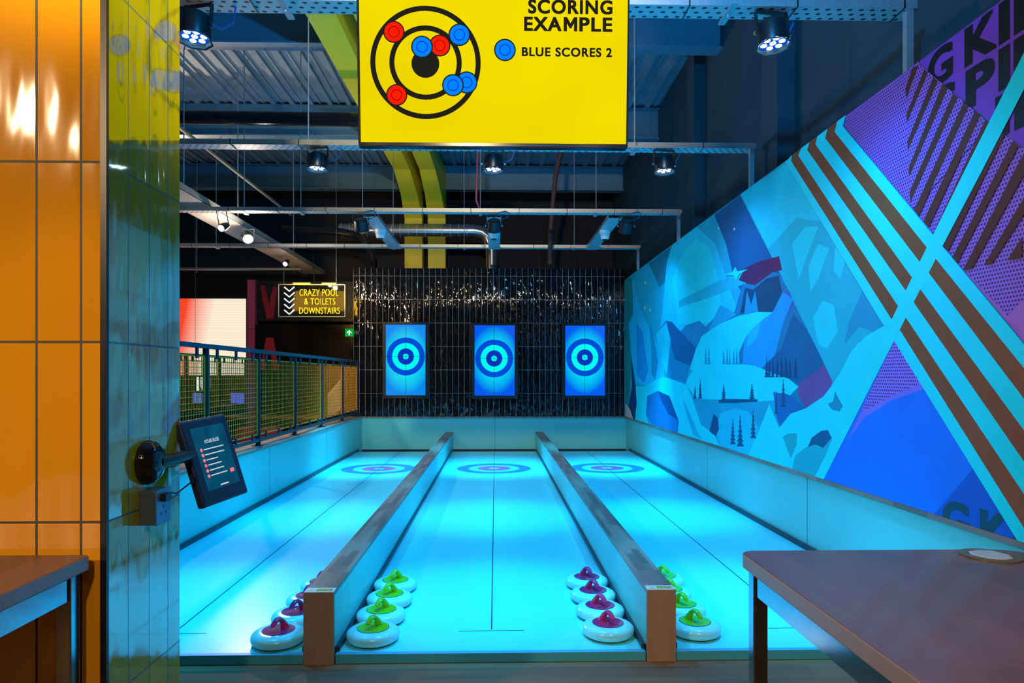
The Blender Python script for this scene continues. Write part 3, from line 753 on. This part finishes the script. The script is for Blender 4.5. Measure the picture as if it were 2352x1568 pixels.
rows = [(3.90, 3.275, [(-1.70, 'left'), (0.0, 'middle'), (1.60, 'right')], 'nearest row', (-.10, 0, 0)),
        (6.33, 3.275, [(-1.64, 'left'), (-.02, 'middle'), (1.575, 'right')], 'second row', (-.06, 0, 0))]
for y, z, xs, rn, rot in rows:
    for x, sn in xs:
        lab = f'round lamp with seven glowing lenses over the {sn} lane, {rn} of lamps'
        rz = {'left': -.25, 'middle': 0, 'right': .2}[sn]
        if par is None: par = make_par(lab, 'lit blue lamps'); par.location = (x, y, z); par.rotation_euler = (rot[0], 0, rz)
        else: copy_thing(par, (x, y, z), (rot[0], 0, rz), lab, 'lit blue lamps')
        LAMPS.append((x, y, z))
parc = None
for x, sn in ((-1.73, 'left'), (-.02, 'middle'), (1.70, 'right')):
    lab = f'black floodlight beside the white camera over the {sn} lane'
    if parc is None: parc = make_par(lab, 'black floodlights', False); parc.location = (x, 8.87, 3.26); parc.rotation_euler = (.55, 0, 0)
    else: copy_thing(parc, (x, 8.87, 3.26), (.55, 0, 0), lab, 'black floodlights')
cam0 = None
for x, sn in ((-1.635, 'left'), (-.02, 'middle'), (1.57, 'right')):
    lab = f'white dome camera hanging under the short tray over the {sn} lane'
    if cam0 is None:
        cam0 = local('dome_camera', lab, 'camera', (x, 9.75, 3.44), group='white dome cameras')
        MB().lathe([(.0, 0), (.078, 0), (.078, -.032), (.073, -.04), (.058, -.11), (.05, -.125), (.02, -.13), (.0, -.13)], n=32).build('body', M_cam, cam0, smooth=True)
        MB().lathe([(.0, -.125), (.042, -.126), (.03, -.139), (.0, -.144)], n=24).build('lens', M_blackg, cam0, smooth=True)
    else: copy_thing(cam0, (x, 9.75, 3.44), (0,0,0), lab, 'white dome cameras')

# stage spots at the left, lit
def stage_spot(name, loc, aim, em, lab, r=.06, l=.16):
    d = (Vector(aim)-Vector(loc)).normalized()
    t = thing(name, lab, 'spotlight', loc); L = Vector(loc)
    MB().tube([L-d*l, L-d*l*.5, L], [r*.7, r, r], 16).build('housing', M_black, t, smooth=True)
    MB().tube([L-d*.004, L+d*.006], r*.82, 16).build('lens', em, t)
    MB().tube([L-d*l*.5+Vector((r+.01, 0, 0)), (L.x+r+.01, L.y, 3.42), (L.x-r-.01, L.y, 3.42), L-d*l*.5-Vector((r+.01, 0, 0))], .006, 6).build('yoke', M_black, t)
E_warm = emit('lamp_warm_white', (1.0, .93, .72), 90); E_vio = emit('lamp_violet', (.55, .4, 1.0), 12)
stage_spot('stage_spot', onY(570, 549, 9.7), (-1.5, 6.0, 0), E_warm, 'glaring warm white spotlight under the wide tray at the left', .075)
stage_spot('stage_spot', onY(508, 524, 8.6), (-4.6, 5, 1), E_vio, 'violet spotlight clamped under the wide tray, nearer than the white one', .05, .13)
stage_spot('stage_spot', onY(655, 606, 12.4), (-4.2, 9, 1), E_vio, 'small violet spotlight under the far end of the wide tray', .05, .13)

# =====================================================================
# RAILING on the left barrier
# =====================================================================
XRL = -2.50
def railing(X, ys, zb, zt, lab, org_z, feet=True):
    """posts at ys; clipped mesh panels between them"""
    t = thing('mesh_railing', lab, 'railing', (X, ys[0], org_z))
    MB().box(X-.03, X+.03, ys[0], ys[-1], zt-.022, zt+.018).build('top_rail', M_rail, t, bevel=.003)
    MB().box(X-.02, X+.02, ys[0], ys[-1], zb-.02, zb+.018).build('bottom_rail', M_rail, t, bevel=.003)
    for y in ys:
        MB().box(X-.024, X+.024, y-.012, y+.012, org_z+.004, zt-.02).build('post', M_rail, t)
        if feet: MB().box(X-.055, X+.055, y-.05, y+.05, org_z, org_z+.006).build('foot_plate', M_rail, t)
    for ya, yb in zip(ys[:-1], ys[1:]):
        p0, p1 = ya+.035, yb-.035; z0, z1 = zb+.055, zt-.09
        m = MB()
        m.bar((X, p0, z0), (X, p0, z1), .012, .012).bar((X, p1, z0), (X, p1, z1), .012, .012).bar((X, p0, z0), (X, p1, z0), .012, .012).bar((X, p0, z1), (X, p1, z1), .012, .012)
        n = round((p1-p0)/.05)
        for i in range(1, n): y = p0+(p1-p0)*i/n; m.bar((X-.003, y, z0), (X-.003, y, z1), .0045)
        n = round((z1-z0)/.05)
        for i in range(1, n): z = z0+(z1-z0)*i/n; m.bar((X+.002, p0, z), (X+.002, p1, z), .0045)
        m.build('mesh_panel', M_mesh, t)
        for f in (.14, .5, .86):
            y = p0+(p1-p0)*f
            for zz, za in ((z1-.02, zt-.01), (zb, z0+.02)):
                MB().box(X+.004, X+.022, y-.014, y+.014, zz, za).build('clip', M_rail, t)
railing(XRL, [3.36, 4.66, 5.96, 7.26, 8.56, 9.86, 11.20, 12.40], .687, 1.62, 'blue black railing with yellow wire mesh panels on the left side wall', .625)
railing(-4.93, [7.1, 8.4, 9.7, 11.0, 12.3, 13.6], .745, 1.70, 'second yellow mesh railing on the far side of the stairwell', 0, False)
struct(MB().box(-9, -4.85, 3.25, 15.5, -.1, 0).build('floor_landing', M_navy))
struct(MB().box(-4.9, -4.85, 3.25, 15.5, -1.5, -.1).build('wall_stairwell', mat('stair_wall_paint', (.2, .02, .03), .6)))

# =====================================================================
# FAR LEFT: video wall, posts, sign
# =====================================================================
nl = N('video_wall_picture'); v, o = nl.coord('Generated')
f = nl.math('MINIMUM', nl.math('MAXIMUM', nl.math('MULTIPLY', nl.math('SUBTRACT', nl.math('ADD', o[0], nl.math('MULTIPLY', o[2], -.10)), .53), 5.5), 0), 1)
st = nl.math('MULTIPLY_ADD', nl.math('SINE', nl.math('MULTIPLY', o[2], 190)), .05, .95)
cm = nl.mix(f, rgb(255, 70, 40), rgb(255, 240, 214))
nl.base((0, 0, 0)); nl.put(nl.b.inputs['Emission Color'], cm); nl.put(nl.b.inputs['Emission Strength'], nl.math('MULTIPLY', st, 1.0))
a = onY(565, 686, 15.0)
t = thing('video_wall', 'large glowing cream and red video wall at the far left', 'screen', (-7, 15, 1.35))
MB().box(-8.8, a.x, 14.98, 15.0, 1.37, a.z).build('display', nl.m, t)
MB().box(-8.85, a.x+.03, 15.0, 15.1, 1.33, a.z+.03).build('housing', M_black, t)
a = onY(568, 642, 14.7); b_ = onY(585, 642, 14.7)
t = thing('pink_column', 'magenta painted square column beside the video wall', 'column', (a.x, 14.7, 0))
MB().box(a.x, b_.x, 14.7, 14.9, 0, 2.35).box(a.x, b_.x, 14.7, 14.9, 2.36, a.z).build('shaft', mat('magenta_paint', (.55, .08, .28), .5), t)
MB().box(a.x+.005, b_.x-.005, 14.705, 14.9, 2.35, 2.36).build('joint', M_black, t)
# dark wall panels with a big pink X
a = onY(587, 645, 14.8); b_ = onY(830, 738, 14.8)
M_pink = mat('pink_print', (.5, .02, .07), .4)
t = thing('wall_panel', 'black caged wall panel with the top of a big pink letter, behind the neon sign', 'wall panel', (a.x, 14.8, b_.z))
MB().box(a.x, b_.x, 14.8, 14.9, b_.z, a.z).build('board', M_black, t)
def pq(pts, y, dy=.004):
    P = [onY(x, yy, y) for x, yy in pts]; m = MB(); n = len(P)
    m.add(P+[p+Vector((0, dy, 0)) for p in P], [tuple(range(n)), tuple(range(n, 2*n))[::-1]]+[(i, (i+1)%n, n+(i+1)%n, n+i) for i in range(n)]); return m
pq([(597,655),(608,655),(618,700),(627,658),(637,660),(628,735),(613,735)], 14.79).build('letter', M_pink, t)
m = MB()
x = a.x+.15
while x < b_.x: m.bar((x, 14.74, b_.z+.05), (x, 14.74, a.z-.05), .006); x += .09
z = b_.z+.08
while z < a.z: m.bar((a.x+.05, 14.74, z), (b_.x, 14.74, z), .006); z += .12
for q in ((a.x+.06, (a.x+b_.x)/2-.04), ((a.x+b_.x)/2, b_.x-.05)): m.bar((q[0], 14.74, b_.z+.04), (q[1], 14.74, b_.z+.04), .02).bar((q[0], 14.74, a.z-.04), (q[1], 14.74, a.z-.04), .02)
m.build('cage', M_rail, t)
c_ = onY(587, 745, 14.7); 
t = thing('glossy_wall_panel', 'shiny black wall panel with the lower half of the big pink letter', 'wall panel', (c_.x, 14.7, -1.4))
MB().box(c_.x, -2.6, 14.7, 14.78, -1.4, c_.z).build('board', mat('glossy_black_panel', (.012, .012, .014), .18), t)
pq([(611,775),(628,775),(640,850),(628,850),(619,800),(608,850),(596,850)], 14.69).build('letter', M_pink, t)
# neon direction sign
a = onY(640, 653, 12.0); b_ = onY(792, 727, 12.0)
t = thing('neon_sign', 'clear hanging panel with yellow neon words CRAZY POOL & TOILETS DOWNSTAIRS and white arrows', 'sign', ((a.x+b_.x)/2, 12, b_.z))
ng = N('clear_acrylic'); ng.base((.9, .95, .95)); ng.b.inputs['Roughness'].default_value = .03; ng.b.inputs['Transmission Weight'].default_value = 1; ng.b.inputs['IOR'].default_value = 1.2
MB().box(a.x, b_.x, 12.0, 12.012, b_.z, a.z).build('acrylic_panel', ng.m, t)
m = MB()
for p, q in (((a.x, a.z), (b_.x, a.z)), ((a.x, b_.z), (b_.x, b_.z)), ((a.x, a.z), (a.x, b_.z)), ((b_.x, a.z), (b_.x, b_.z))): m.bar((p[0], 12.006, p[1]), (q[0], 12.006, q[1]), .014)
E_ny = emit('neon_yellow', (1.0, .66, .01), 1.9); E_nw = emit('neon_white', (.9, .95, 1.0), 1.6)
m.build('edge_frame', mat('acrylic_edge', (.6, .55, .35), .2), t)
ox = XO(738, 12.0)
for txt, x0, x1, y0, y1 in (('CRAZY POOL', 688, 777, 664, 679), ('& TOILETS', 699, 770, 685, 699), ('DOWNSTAIRS', 687, 780, 706, 720)):
    p = onY(x0, y1, 11.97); q = onY(x1, y0, 11.97); m = MB()
    fit_text(m, txt, q.z-p.z, q.x-p.x, lambda v: (p.x+v.x, 11.97, p.z+v.y), -.012, spacing=1.06)
    m2 = MB(); n = len(m.v); m2.v = list(m.v)+[(x, y+.012, z) for x, y, z in m.v]; m2.f = list(m.f)+[[i+n for i in f] for f in m.f]; m2.mi = [0]*len(m2.f)
    m2.build('neon_lettering', E_ny, t)
m = MB()
for k in range(5):
    y = 659+k*13.2
    p = [onY(x, yy, 11.97) for x, yy in ((653, y), (664.5, y+9.5), (676, y-.5))]; m.tube(p, .011, 8)
m.build('neon_arrow', E_nw, t)
MB().box(a.x+.25, a.x+.55, 11.98, 12.03, a.z, a.z+.03).box(a.x+.75, a.x+1.0, 11.98, 12.03, a.z, a.z+.03).build('transformer', mat('transformer_case', (.6, .5, .25), .4), t)
MB().tube([(a.x+.62, 12, a.z+.01), (a.x+.60, 12, a.z+.3), (a.x+.6, 12, 3.47)], .006, 6).build('power_cable', M_black, t)
for x, zt_ in ((a.x+.09, 3.54), (b_.x-.15, 5.74)): MB().tube([(x, 12, a.z), (x, 12, zt_)], .0025, 5).build('hanging_wire', M_galv, t)
pl = bpy.data.lights.new('neon_glow', 'AREA'); pl.shape = 'RECTANGLE'; pl.size = .9; pl.size_y = .4; pl.energy = 22; pl.color = (1, .5, .02)
po = bpy.data.objects.new('neon_glow', pl); C.objects.link(po); po.location = ((a.x+b_.x)/2+.1, 11.93, (a.z+b_.z)/2); po.rotation_euler = (PI*.62, 0, 0)
# green exit sign
a = onY(792.5, 754.5, 12.3); b_ = onY(812, 772.5, 12.3)
t = thing('exit_sign', 'small green emergency exit sign with a white up arrow at the tiled wall edge', 'sign', (a.x, 12.3, b_.z))
MB().box(a.x, b_.x, 12.3, 12.32, b_.z, a.z).build('panel', emit('exit_green', rgb(0, 165, 60), 1), t)
E_w = emit('sign_white', (.9, .95, .9), 1)
cxx = (a.x+b_.x)/2; w = (b_.x-a.x); h = a.z-b_.z; zc = b_.z
MB().poly([(cxx-w*.30, 12.297, zc+h*.5), (cxx, 12.297, zc+h*.84), (cxx+w*.30, 12.297, zc+h*.5), (cxx+w*.30, 12.297, zc+h*.36), (cxx+w*.09, 12.297, zc+h*.56), (cxx+w*.09, 12.297, zc+h*.16), (cxx-w*.09, 12.297, zc+h*.16), (cxx-w*.09, 12.297, zc+h*.56), (cxx-w*.30, 12.297, zc+h*.36)]).build('arrow', E_w, t)
MB().box(b_.x-.02, b_.x+.10, 12.31, BW+.02, b_.z+.04, b_.z+.10).build('bracket', M_black, t)
# bar counter with blue light and glasses, number sign
t = thing('bar_counter', 'dark bar counter glowing blue along its back shelf below the video wall', 'bar counter', (-6, 14.2, 0))
MB().box(-6.6, -5.42, 14.3, 14.6, 0, 1.02).build('cabinet', M_black, t)
for x0, x1 in ((443, 471), (530, 563)):
    p = onY(x0, 902, 14.28); q = onY(x1, 926, 14.28)
    MB().box(p.x, q.x, 14.28, 14.3, q.z, p.z).build('light_panel', emit('bar_blue_glow', (.10, .14, 1.0), 1.1), t)
MB().box(-6.6, -5.4, 14.1, 14.3, .66, .70).build('shelf', M_black, t)
M_gl = mat('glass_tint', (.25, .3, .8), .1)
for i, px in enumerate((496, 501, 506, 513, 518, 524, 532, 537)):
    p = onY(px, 940, 14.2)
    tag(MB().lathe([(.02, 0), (.028, 0), (.036, .09), (.03, .095), (.0, .02)], (p.x, 14.2, .70), 10).build('drinking_glass', M_gl, None, org=(p.x, 14.2, .70), smooth=True),
        'blue lit drinking glass in the row on the bar shelf', 'glass', 'glasses on the bar shelf')
p = onY(447, 897, 13.9); q = onY(471, 866, 13.9)
t = thing('number_light', 'white glowing number sign hanging above the blue bar light', 'sign', (p.x, 13.9, p.z))
m = MB(); fit_text(m, '1U', q.z-p.z, (q.x-p.x)*1.3, lambda v: (p.x+v.x+.03, 13.9-v.z*10, p.z+v.y), .05); m.build('lettering', emit('number_white', (1, 1, .97), 2.2), t)
MB().box(p.x-.02, p.x+.38, 13.93, 13.95, p.z-.02, q.z+.02).build('backing', M_black, t)
MB().bar((p.x, 13.93, q.z), (p.x, 13.93, 5.2), .006).build('hanging_wire', M_galv, t)
# service table on the landing with red stools
t = thing('orange_table', 'long orange topped table beyond the second railing', 'table', (-4.4, 13.2, -1.5))
MB().box(-5.2, -3.3, 13.0, 13.5, .55, .59).build('table_top', mat('orange_wood', (.6, .22, .05), .35), t)
MB().box(-5.1, -5.05, 13.2, 13.3, -1.5, .55).build('leg', M_black, t); MB().box(-3.45, -3.4, 13.2, 13.3, -1.5, .55).build('leg', M_black, t)
for k, x in enumerate((-4.55, -4.1, -3.6)):
    t = thing('red_stool', ['red padded stool left of the others beyond the mesh', 'middle red padded stool beyond the mesh', 'red padded stool nearest the tiled wall beyond the mesh'][k], 'stool', (x, 12.6, -1.5), 'red stools beyond the mesh')
    MB().lathe([(.0, -.05), (.17, -.05), (.2, .0), (.2, .35), (.17, .42), (.0, .44)], (x, 12.6, .0), 20).build('seat', mat('red_fabric', (.55, .03, .05), .6), t, smooth=True)
    MB().tube([(x, 12.6, -1.5), (x, 12.6, -.05)], .03, 8).build('leg', M_black, t)
tag(pq([(752,905),(787,865),(787,935),(768,953),(752,953)], 13.4, .05).build('cream_panel', mat('cream_paint', (.85, .75, .42), .6), None, org=onY(770, 950, 13.4)), 'cream slanted stair panel seen through the railing mesh', 'stair panel')

# =====================================================================
# PILLAR with tablet
# =====================================================================
PY0, PY1, PX = 1.672, 2.056, -.94
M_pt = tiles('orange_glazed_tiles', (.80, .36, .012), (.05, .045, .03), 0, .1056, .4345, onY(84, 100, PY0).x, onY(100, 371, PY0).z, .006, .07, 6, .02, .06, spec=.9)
M_pt2 = tiles('orange_tiles_green_cast', (.50, .50, .012), (.06, .16, .14), 1, .1056, .4345, 1.772, onY(100, 371, PY0).z, .005, .06, 7, .02, .08, spec=1.0)  # same tile as the front; green cast of the blue light in its colour
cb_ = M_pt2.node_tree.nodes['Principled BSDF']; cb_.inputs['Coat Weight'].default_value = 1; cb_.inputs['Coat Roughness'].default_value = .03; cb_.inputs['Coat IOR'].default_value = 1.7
pil = thing('tiled_pillar', 'tall pillar clad in glossy orange upright tiles at the left edge', 'pillar', (-1.9, PY0, 0))
MB().box(-3.2, PX-.008, PY0, PY1, 0, 5.74).build('front_tiles', M_pt, pil, org=(0, 0, 0)).location = Vector((0,0,0))-Vector(pil.location)
MB().box(PX-.01, PX, PY0+.008, PY1, 0, 5.74).build('side_tiles', M_pt2, pil, org=(0, 0, 0)).location = Vector((0,0,0))-Vector(pil.location)
MB().box(PX-.014, PX+.001, PY0-.001, PY0+.010, 0, 5.74).build('corner_trim', M_black, pil)
# tablet: sizes solved from its outline
C0 = Vector((-.863, 2.126, 1.109)); aa, bb, rr = 1.235, .29, .079; TW, TH = .200, .266
e = Vector((math.cos(aa), math.sin(aa), 0)); n0 = Vector((math.sin(aa), -math.cos(aa), 0))
up = Vector((0,0,1))*math.cos(bb)-n0*math.sin(bb)
e2 = e*math.cos(rr)+up*math.sin(rr); u2 = -e*math.sin(rr)+up*math.cos(rr); nn = e2.cross(u2)
Mx = Matrix((( e2.x, u2.x, nn.x), (e2.y, u2.y, nn.y), (e2.z, u2.z, nn.z)))
def tp(x, y, z): return C0+e2*x+u2*y+nn*z
tb = thing('wall_tablet', 'black rule screen tablet on a swivel arm fixed to the orange pillar', 'tablet', C0)
def slab(mb, x0, x1, y0, y1, z0, z1):
    mb.add([tp(x, y, z) for z in (z0, z1) for x, y in ((x0,y0),(x1,y0),(x1,y1),(x0,y1))], [(0,3,2,1),(4,5,6,7),(0,1,5,4),(1,2,6,5),(2,3,7,6),(3,0,4,7)])
m = MB(); slab(m, -TW/2, TW/2, -TH/2, TH/2, -.028, 0); m.build('case', mat('tablet_case', (.012, .03, .10), .35), tb, bevel=.008, seg=3)
sx0, sx1, sy0, sy1 = -.068, .074, -.090, .105
m = MB(); slab(m, sx0, sx1, sy0, sy1, 0, .0012)
ns = N('tablet_picture'); v, o = ns.coord('Generated'); f = ns.noise(v, 3.5, 2)
ns.base((0, 0, 0)); ns.put(ns.b.inputs['Emission Color'], ns.mix(f, (.0, .012, .05), (.0, .09, .17))); ns.b.inputs['Emission Strength'].default_value = .9; ns.b.inputs['Roughness'].default_value = .1
m.build('display', ns.m, tb)
def TT(u, v): return (sx0+(sx1-sx0)*u, sy1-(sy1-sy0)*v)
E_tw = emit('tablet_white', (.75, .85, .9), .8); E_tp = emit('tablet_pink', (1.0, .22, .28), .9)
m = MB(); x, y = TT(.30, .27); fit_text(m, 'HOUSE RULES', .011, .062, lambda v: tp(x+v.x, y+v.y, .002), .02); m.build('heading', E_tw, tb)
m = MB(); m3 = MB()
for i, w in enumerate((.98, .95, .55, .66, .70, .80)):
    x, y = TT(.14, .36+i*.083)
    m.ring((0, 0, 0), 0, .0055, 'z', 16)
    k = len(m.v)-16
    for j in range(16): p = m.v[k+j]; m.v[k+j] = tuple(tp(x+p[0], y+p[1], .002))
    slab(m3, x+.010, x+.010+.088*w, y-.0016, y+.0016, .0014, .002)
m.build('bullet', E_tp, tb); m3.build('text_line', E_tw, tb)
m = MB(); x, y = TT(.80, .78); slab(m, x, x+.017, y-.006, y+.006, .0014, .002); m.build('button', E_tp, tb)
m = MB(); x, y = TT(.40, .955); slab(m, x, x+.035, y-.002, y+.002, .0014, .002); m.build('footer', E_tw, tb)
yc = .94*F/(1138-345); zc = onX(345, 1059, PX).z
R90 = Matrix.Rotation(PI/2, 3, 'Y')
MB().lathe([(.0, 0), (.058, 0), (.060, .006), (.055, .022), (.040, .036), (.02, .042), (.0, .043)], (PX, yc, zc), 32, R90).build('wall_dome', M_blackg, tb, smooth=True)
bk = tp(-.03, 0, -.028)
MB().tube([(PX+.03, yc+.01, zc), (PX+.045, yc+.07, zc), (bk.x-.012, bk.y-.03, zc), tuple(bk)], .017, 12).build('arm', M_black, tb, smooth=True)
MB().tube([tuple(tp(-.06, -.02, -.03)), (PX+.06, 2.02, 1.06), (PX+.035, 1.96, 1.03), (PX+.02, 1.88, 1.055)], .0025, 6).build('cable', M_black, tb, smooth=True)
# socket box under it
y0, y1 = 1.824, 1.903
t = thing('socket_box', 'small grey power socket box on the pillar below the tablet', 'socket', (PX, 1.86, .968))
MB().box(PX, PX+.042, y0, y1, .968, 1.059).build('back_box', mat('socket_case', (.07, .10, .13), .35), t, bevel=.003)
MB().box(PX+.042, PX+.046, y0, y1, .966, 1.061).build('face_plate', mat('socket_plate_metal', (.12, .26, .45), .3, .3), t, bevel=.001)
MB().box(PX+.046, PX+.0465, 1.845, 1.851, .992, 1.0).box(PX+.046, PX+.0465, 1.872, 1.878, .992, 1.0).box(PX+.046, PX+.0465, 1.859, 1.864, 1.008, 1.018).build('pin_hole', M_black, t)
MB().box(PX+.046, PX+.060, 1.846, 1.880, 1.028, 1.048).build('plug', M_black, t)

# =====================================================================
# TABLES
# =====================================================================
M_leg = mat('table_steel', (.30, .36, .40), .12, 1)
M_edge = mat('table_edge', (.34, .28, .27), .35)
def rrect(x0, x1, y0, y1, r, n=8, rs=None):
    P = []
    rs = rs or [r]*4
    for k, (cx_, cy_, a0, sx, sy) in enumerate(((x1, y1, 0, -1, -1), (x0, y1, 90, 1, -1), (x0, y0, 180, 1, 1), (x1, y0, 270, -1, 1))):
        q = rs[k]
        for i in range(n+1):
            a_ = math.radians(a0+90*i/n); P.append((cx_+sx*q+q*math.cos(a_), cy_+sy*q+q*math.sin(a_)))
    return P
def table(x0, x1, y0, y1, zt, lab, rs):
    t = thing('oak_table', lab, 'table', ((x0+x1)/2, (y0+y1)/2, 0))
    m = MB(); m.prism(rrect(x0, x1, y0, y1, .03, rs=rs), zt-.034, zt)
    m.mi = [0, 0]+[1]*(len(m.f)-2)
    m.build('table_top', [M_table, M_edge], t, bevel=.003)
    a, b2, c, d = x0+.035, x1-.035, y0+.04, y1-.035
    for x, y in ((a, c), (b2, c), (a, d), (b2, d)):
        MB().box(x-.017, x+.017, y-.017, y+.017, 0.006, zt-.034).build('leg', M_leg, t, bevel=.003)
        MB().box(x-.02, x+.02, y-.02, y+.02, 0, .006).build('foot', M_black, t)
    m = MB().box(a-.012, a+.012, c, d, zt-.094, zt-.034).box(b2-.012, b2+.012, c, d, zt-.094, zt-.034).box(a, b2, d-.012, d+.012, zt-.094, zt-.034).box(a, b2, c-.012, c+.012, zt-.094, zt-.034)
    m.build('frame_rail', M_leg, t)
    return t
ZTAB = .94
tr = table(.590, 1.30, .30, 1.645, ZTAB, 'dark oak topped high table at lower right with a round socket plate', [.10, .035, .035, .035])
p = onZ(2274, 1277, ZTAB)
MB().lathe([(.045, .001), (.063, .0), (.063, .003), (.045, .004), (.044, .001)], (p.x, p.y, ZTAB), 40).build('socket_ring', mat('brass_ring', (.25, .18, .04), .35, .6), tr, smooth=True)
MB().lathe([(0, .0), (.044, .0), (.044, .004), (.036, .006), (0, .006)], (p.x, p.y, ZTAB), 8).build('socket_plate', mat('pale_socket_plate', (.5, .6, .7), .2), tr)
table(-1.85, -.958, .30, 1.645, ZTAB, 'oak topped high table at lower left against the orange pillar', [.018, .035, .035, .035])

# =====================================================================
# LIGHT
# =====================================================================
def spot(name, loc, aim, watt, ang, blend, col, size=.06):
    l = bpy.data.lights.new(name, 'SPOT'); l.energy = watt; l.spot_size = math.radians(ang); l.spot_blend = blend; l.color = col; l.shadow_soft_size = size
    o = bpy.data.objects.new(name, l); C.objects.link(o); o.location = loc
    d = Vector(aim)-Vector(loc); o.rotation_euler = d.to_track_quat('-Z', 'Y').to_euler(); return o
BL = (.0, .37, 1.0)
for x, y, z in LAMPS:
    spot('lamp_beam', (x, y-.01, z-.03), (x, y+.1, 0), 620, 38, 1.0, (.006, .50, 1.0))
    spot('lamp_spill', (x, y-.01, z-.03), (x, y+.1, 0), 150, 150, 1.0, BL)
for x in (-1.73, -.02, 1.70):
    spot('flood_beam', (x, 8.99, 3.20), (x, 9.8, 0), 1250, 48, 1.0, (.006, .50, 1.0))
    spot('flood_spill', (x, 8.99, 3.20), (x, 9.6, 0), 100, 140, 1.0, BL)
# warm spotlight under the wide tray at the left
w = onY(570, 549, 9.6)
spot('warm_spot', (w.x+.02, w.y-.10, w.z-.02), (-1.2, 5.6, 0), 110, 110, .6, (1.0, .72, .55), .05)
spot('warm_spot', (w.x+.02, w.y+.2, w.z-.02), (-1.2, 12.6, .5), 70, 90, .6, (1.0, .72, .55), .05)
gl = bpy.data.lights.new('warm_glare', 'POINT'); gl.energy = 75; gl.color = (1.0, .80, .58); gl.shadow_soft_size = .05
go = bpy.data.objects.new('warm_glare', gl); C.objects.link(go); go.location = (w.x+.06, w.y-.12, w.z-.05)
# room lamps out of view; hall floodlight and blue uplight are added
def room_lamp(loc, aim, watt, ang, blend, col, lab, em=60):
    d = (Vector(aim)-Vector(loc)).normalized(); Lc = Vector(loc)
    t = thing('ceiling_spot', lab, 'lamp', loc)
    MB().tube([Lc-d*.2, Lc-d*.1, Lc], [.07, .09, .095], 20).build('housing', M_black, t, smooth=True)
    MB().tube([Lc-d*.003, Lc+d*.004], .08, 20).build('lens', emit('room_lamp_%d' % len(MC), col, em), t)
    MB().tube([Lc-d*.1+Vector((0, 0, .05)), (loc[0]-d.x*.1, loc[1]-d.y*.1, 5.74)], .008, 6).build('hanger_rod', M_galv, t)
    spot('room_lamp', Lc+d*.03, aim, watt, ang, blend, col, .08)
WM = (1.0, .68, .38)
room_lamp((-3.25, -1.6, 3.25), (-1.2, 1.67, .9), 400, 110, .8, WM, 'warm lamp behind the viewer at the left, shining on the orange pillar')
room_lamp((1.2, -2.0, 3.4), (1.35, 2.6, .3), 300, 42, .7, (1.0, .66, .42), 'warm lamp behind the viewer at the right, shining on the right table')
room_lamp((-.15, -2.0, 3.4), (-1.25, 3.05, 0), 200, 22, .4, (1.0, .66, .42), 'warm lamp behind the viewer, shining on the floor before the left lane')
room_lamp((-.3, -1.0, 3.75), (-2.2, 11.5, 2.7), 1500, 56, .5, (1.0, .74, .40), 'added warm floodlight behind the viewer, shining down the hall to the yellow columns')  # added unseen lamp to brighten the rafters, columns and railing mesh
room_lamp((.4, 1.2, 3.5), (.2, 6.5, 5.7), 900, 130, .9, (.0, .38, 1.0), 'added blue uplight out of view above the viewer, shining on the roof deck')  # added unseen lamp, lifts the brightness of the roof deck
room_lamp((-6.7, 14.0, 3.75), (-3.3, 9.2, 5.7), 650, 70, .7, (1.0, .78, .6), 'warm uplight hidden behind the pillar, shining on the roof deck')
# daylight-free hall: a little blue haze of bounce
wd = bpy.data.worlds.new('World'); bpy.context.scene.world = wd; wd.use_nodes = True
wd.node_tree.nodes['Background'].inputs[0].default_value = (.02, .06, .10, 1); wd.node_tree.nodes['Background'].inputs[1].default_value = .3

# =====================================================================
# CAMERA
# =====================================================================
cd = bpy.data.cameras.new('Camera'); cd.sensor_width = 36; cd.lens = 24; cd.shift_y = 78/2352
cd.clip_start = .02; cd.clip_end = 100
co = bpy.data.objects.new('Camera', cd); C.objects.link(co); co.location = (0, 0, H); co.rotation_euler = (PI/2, 0, -PSI)
S_ = bpy.context.scene; S_.camera = co
S_.view_settings.view_transform = 'Standard'; S_.view_settings.look = 'None'; S_.view_settings.exposure = 0; S_.view_settings.gamma = 1
S_.view_settings.use_curve_mapping = False
try:
    S_.cycles.use_denoising = True; S_.cycles.max_bounces = 8; S_.cycles.sample_clamp_indirect = 6
except Exception: pass
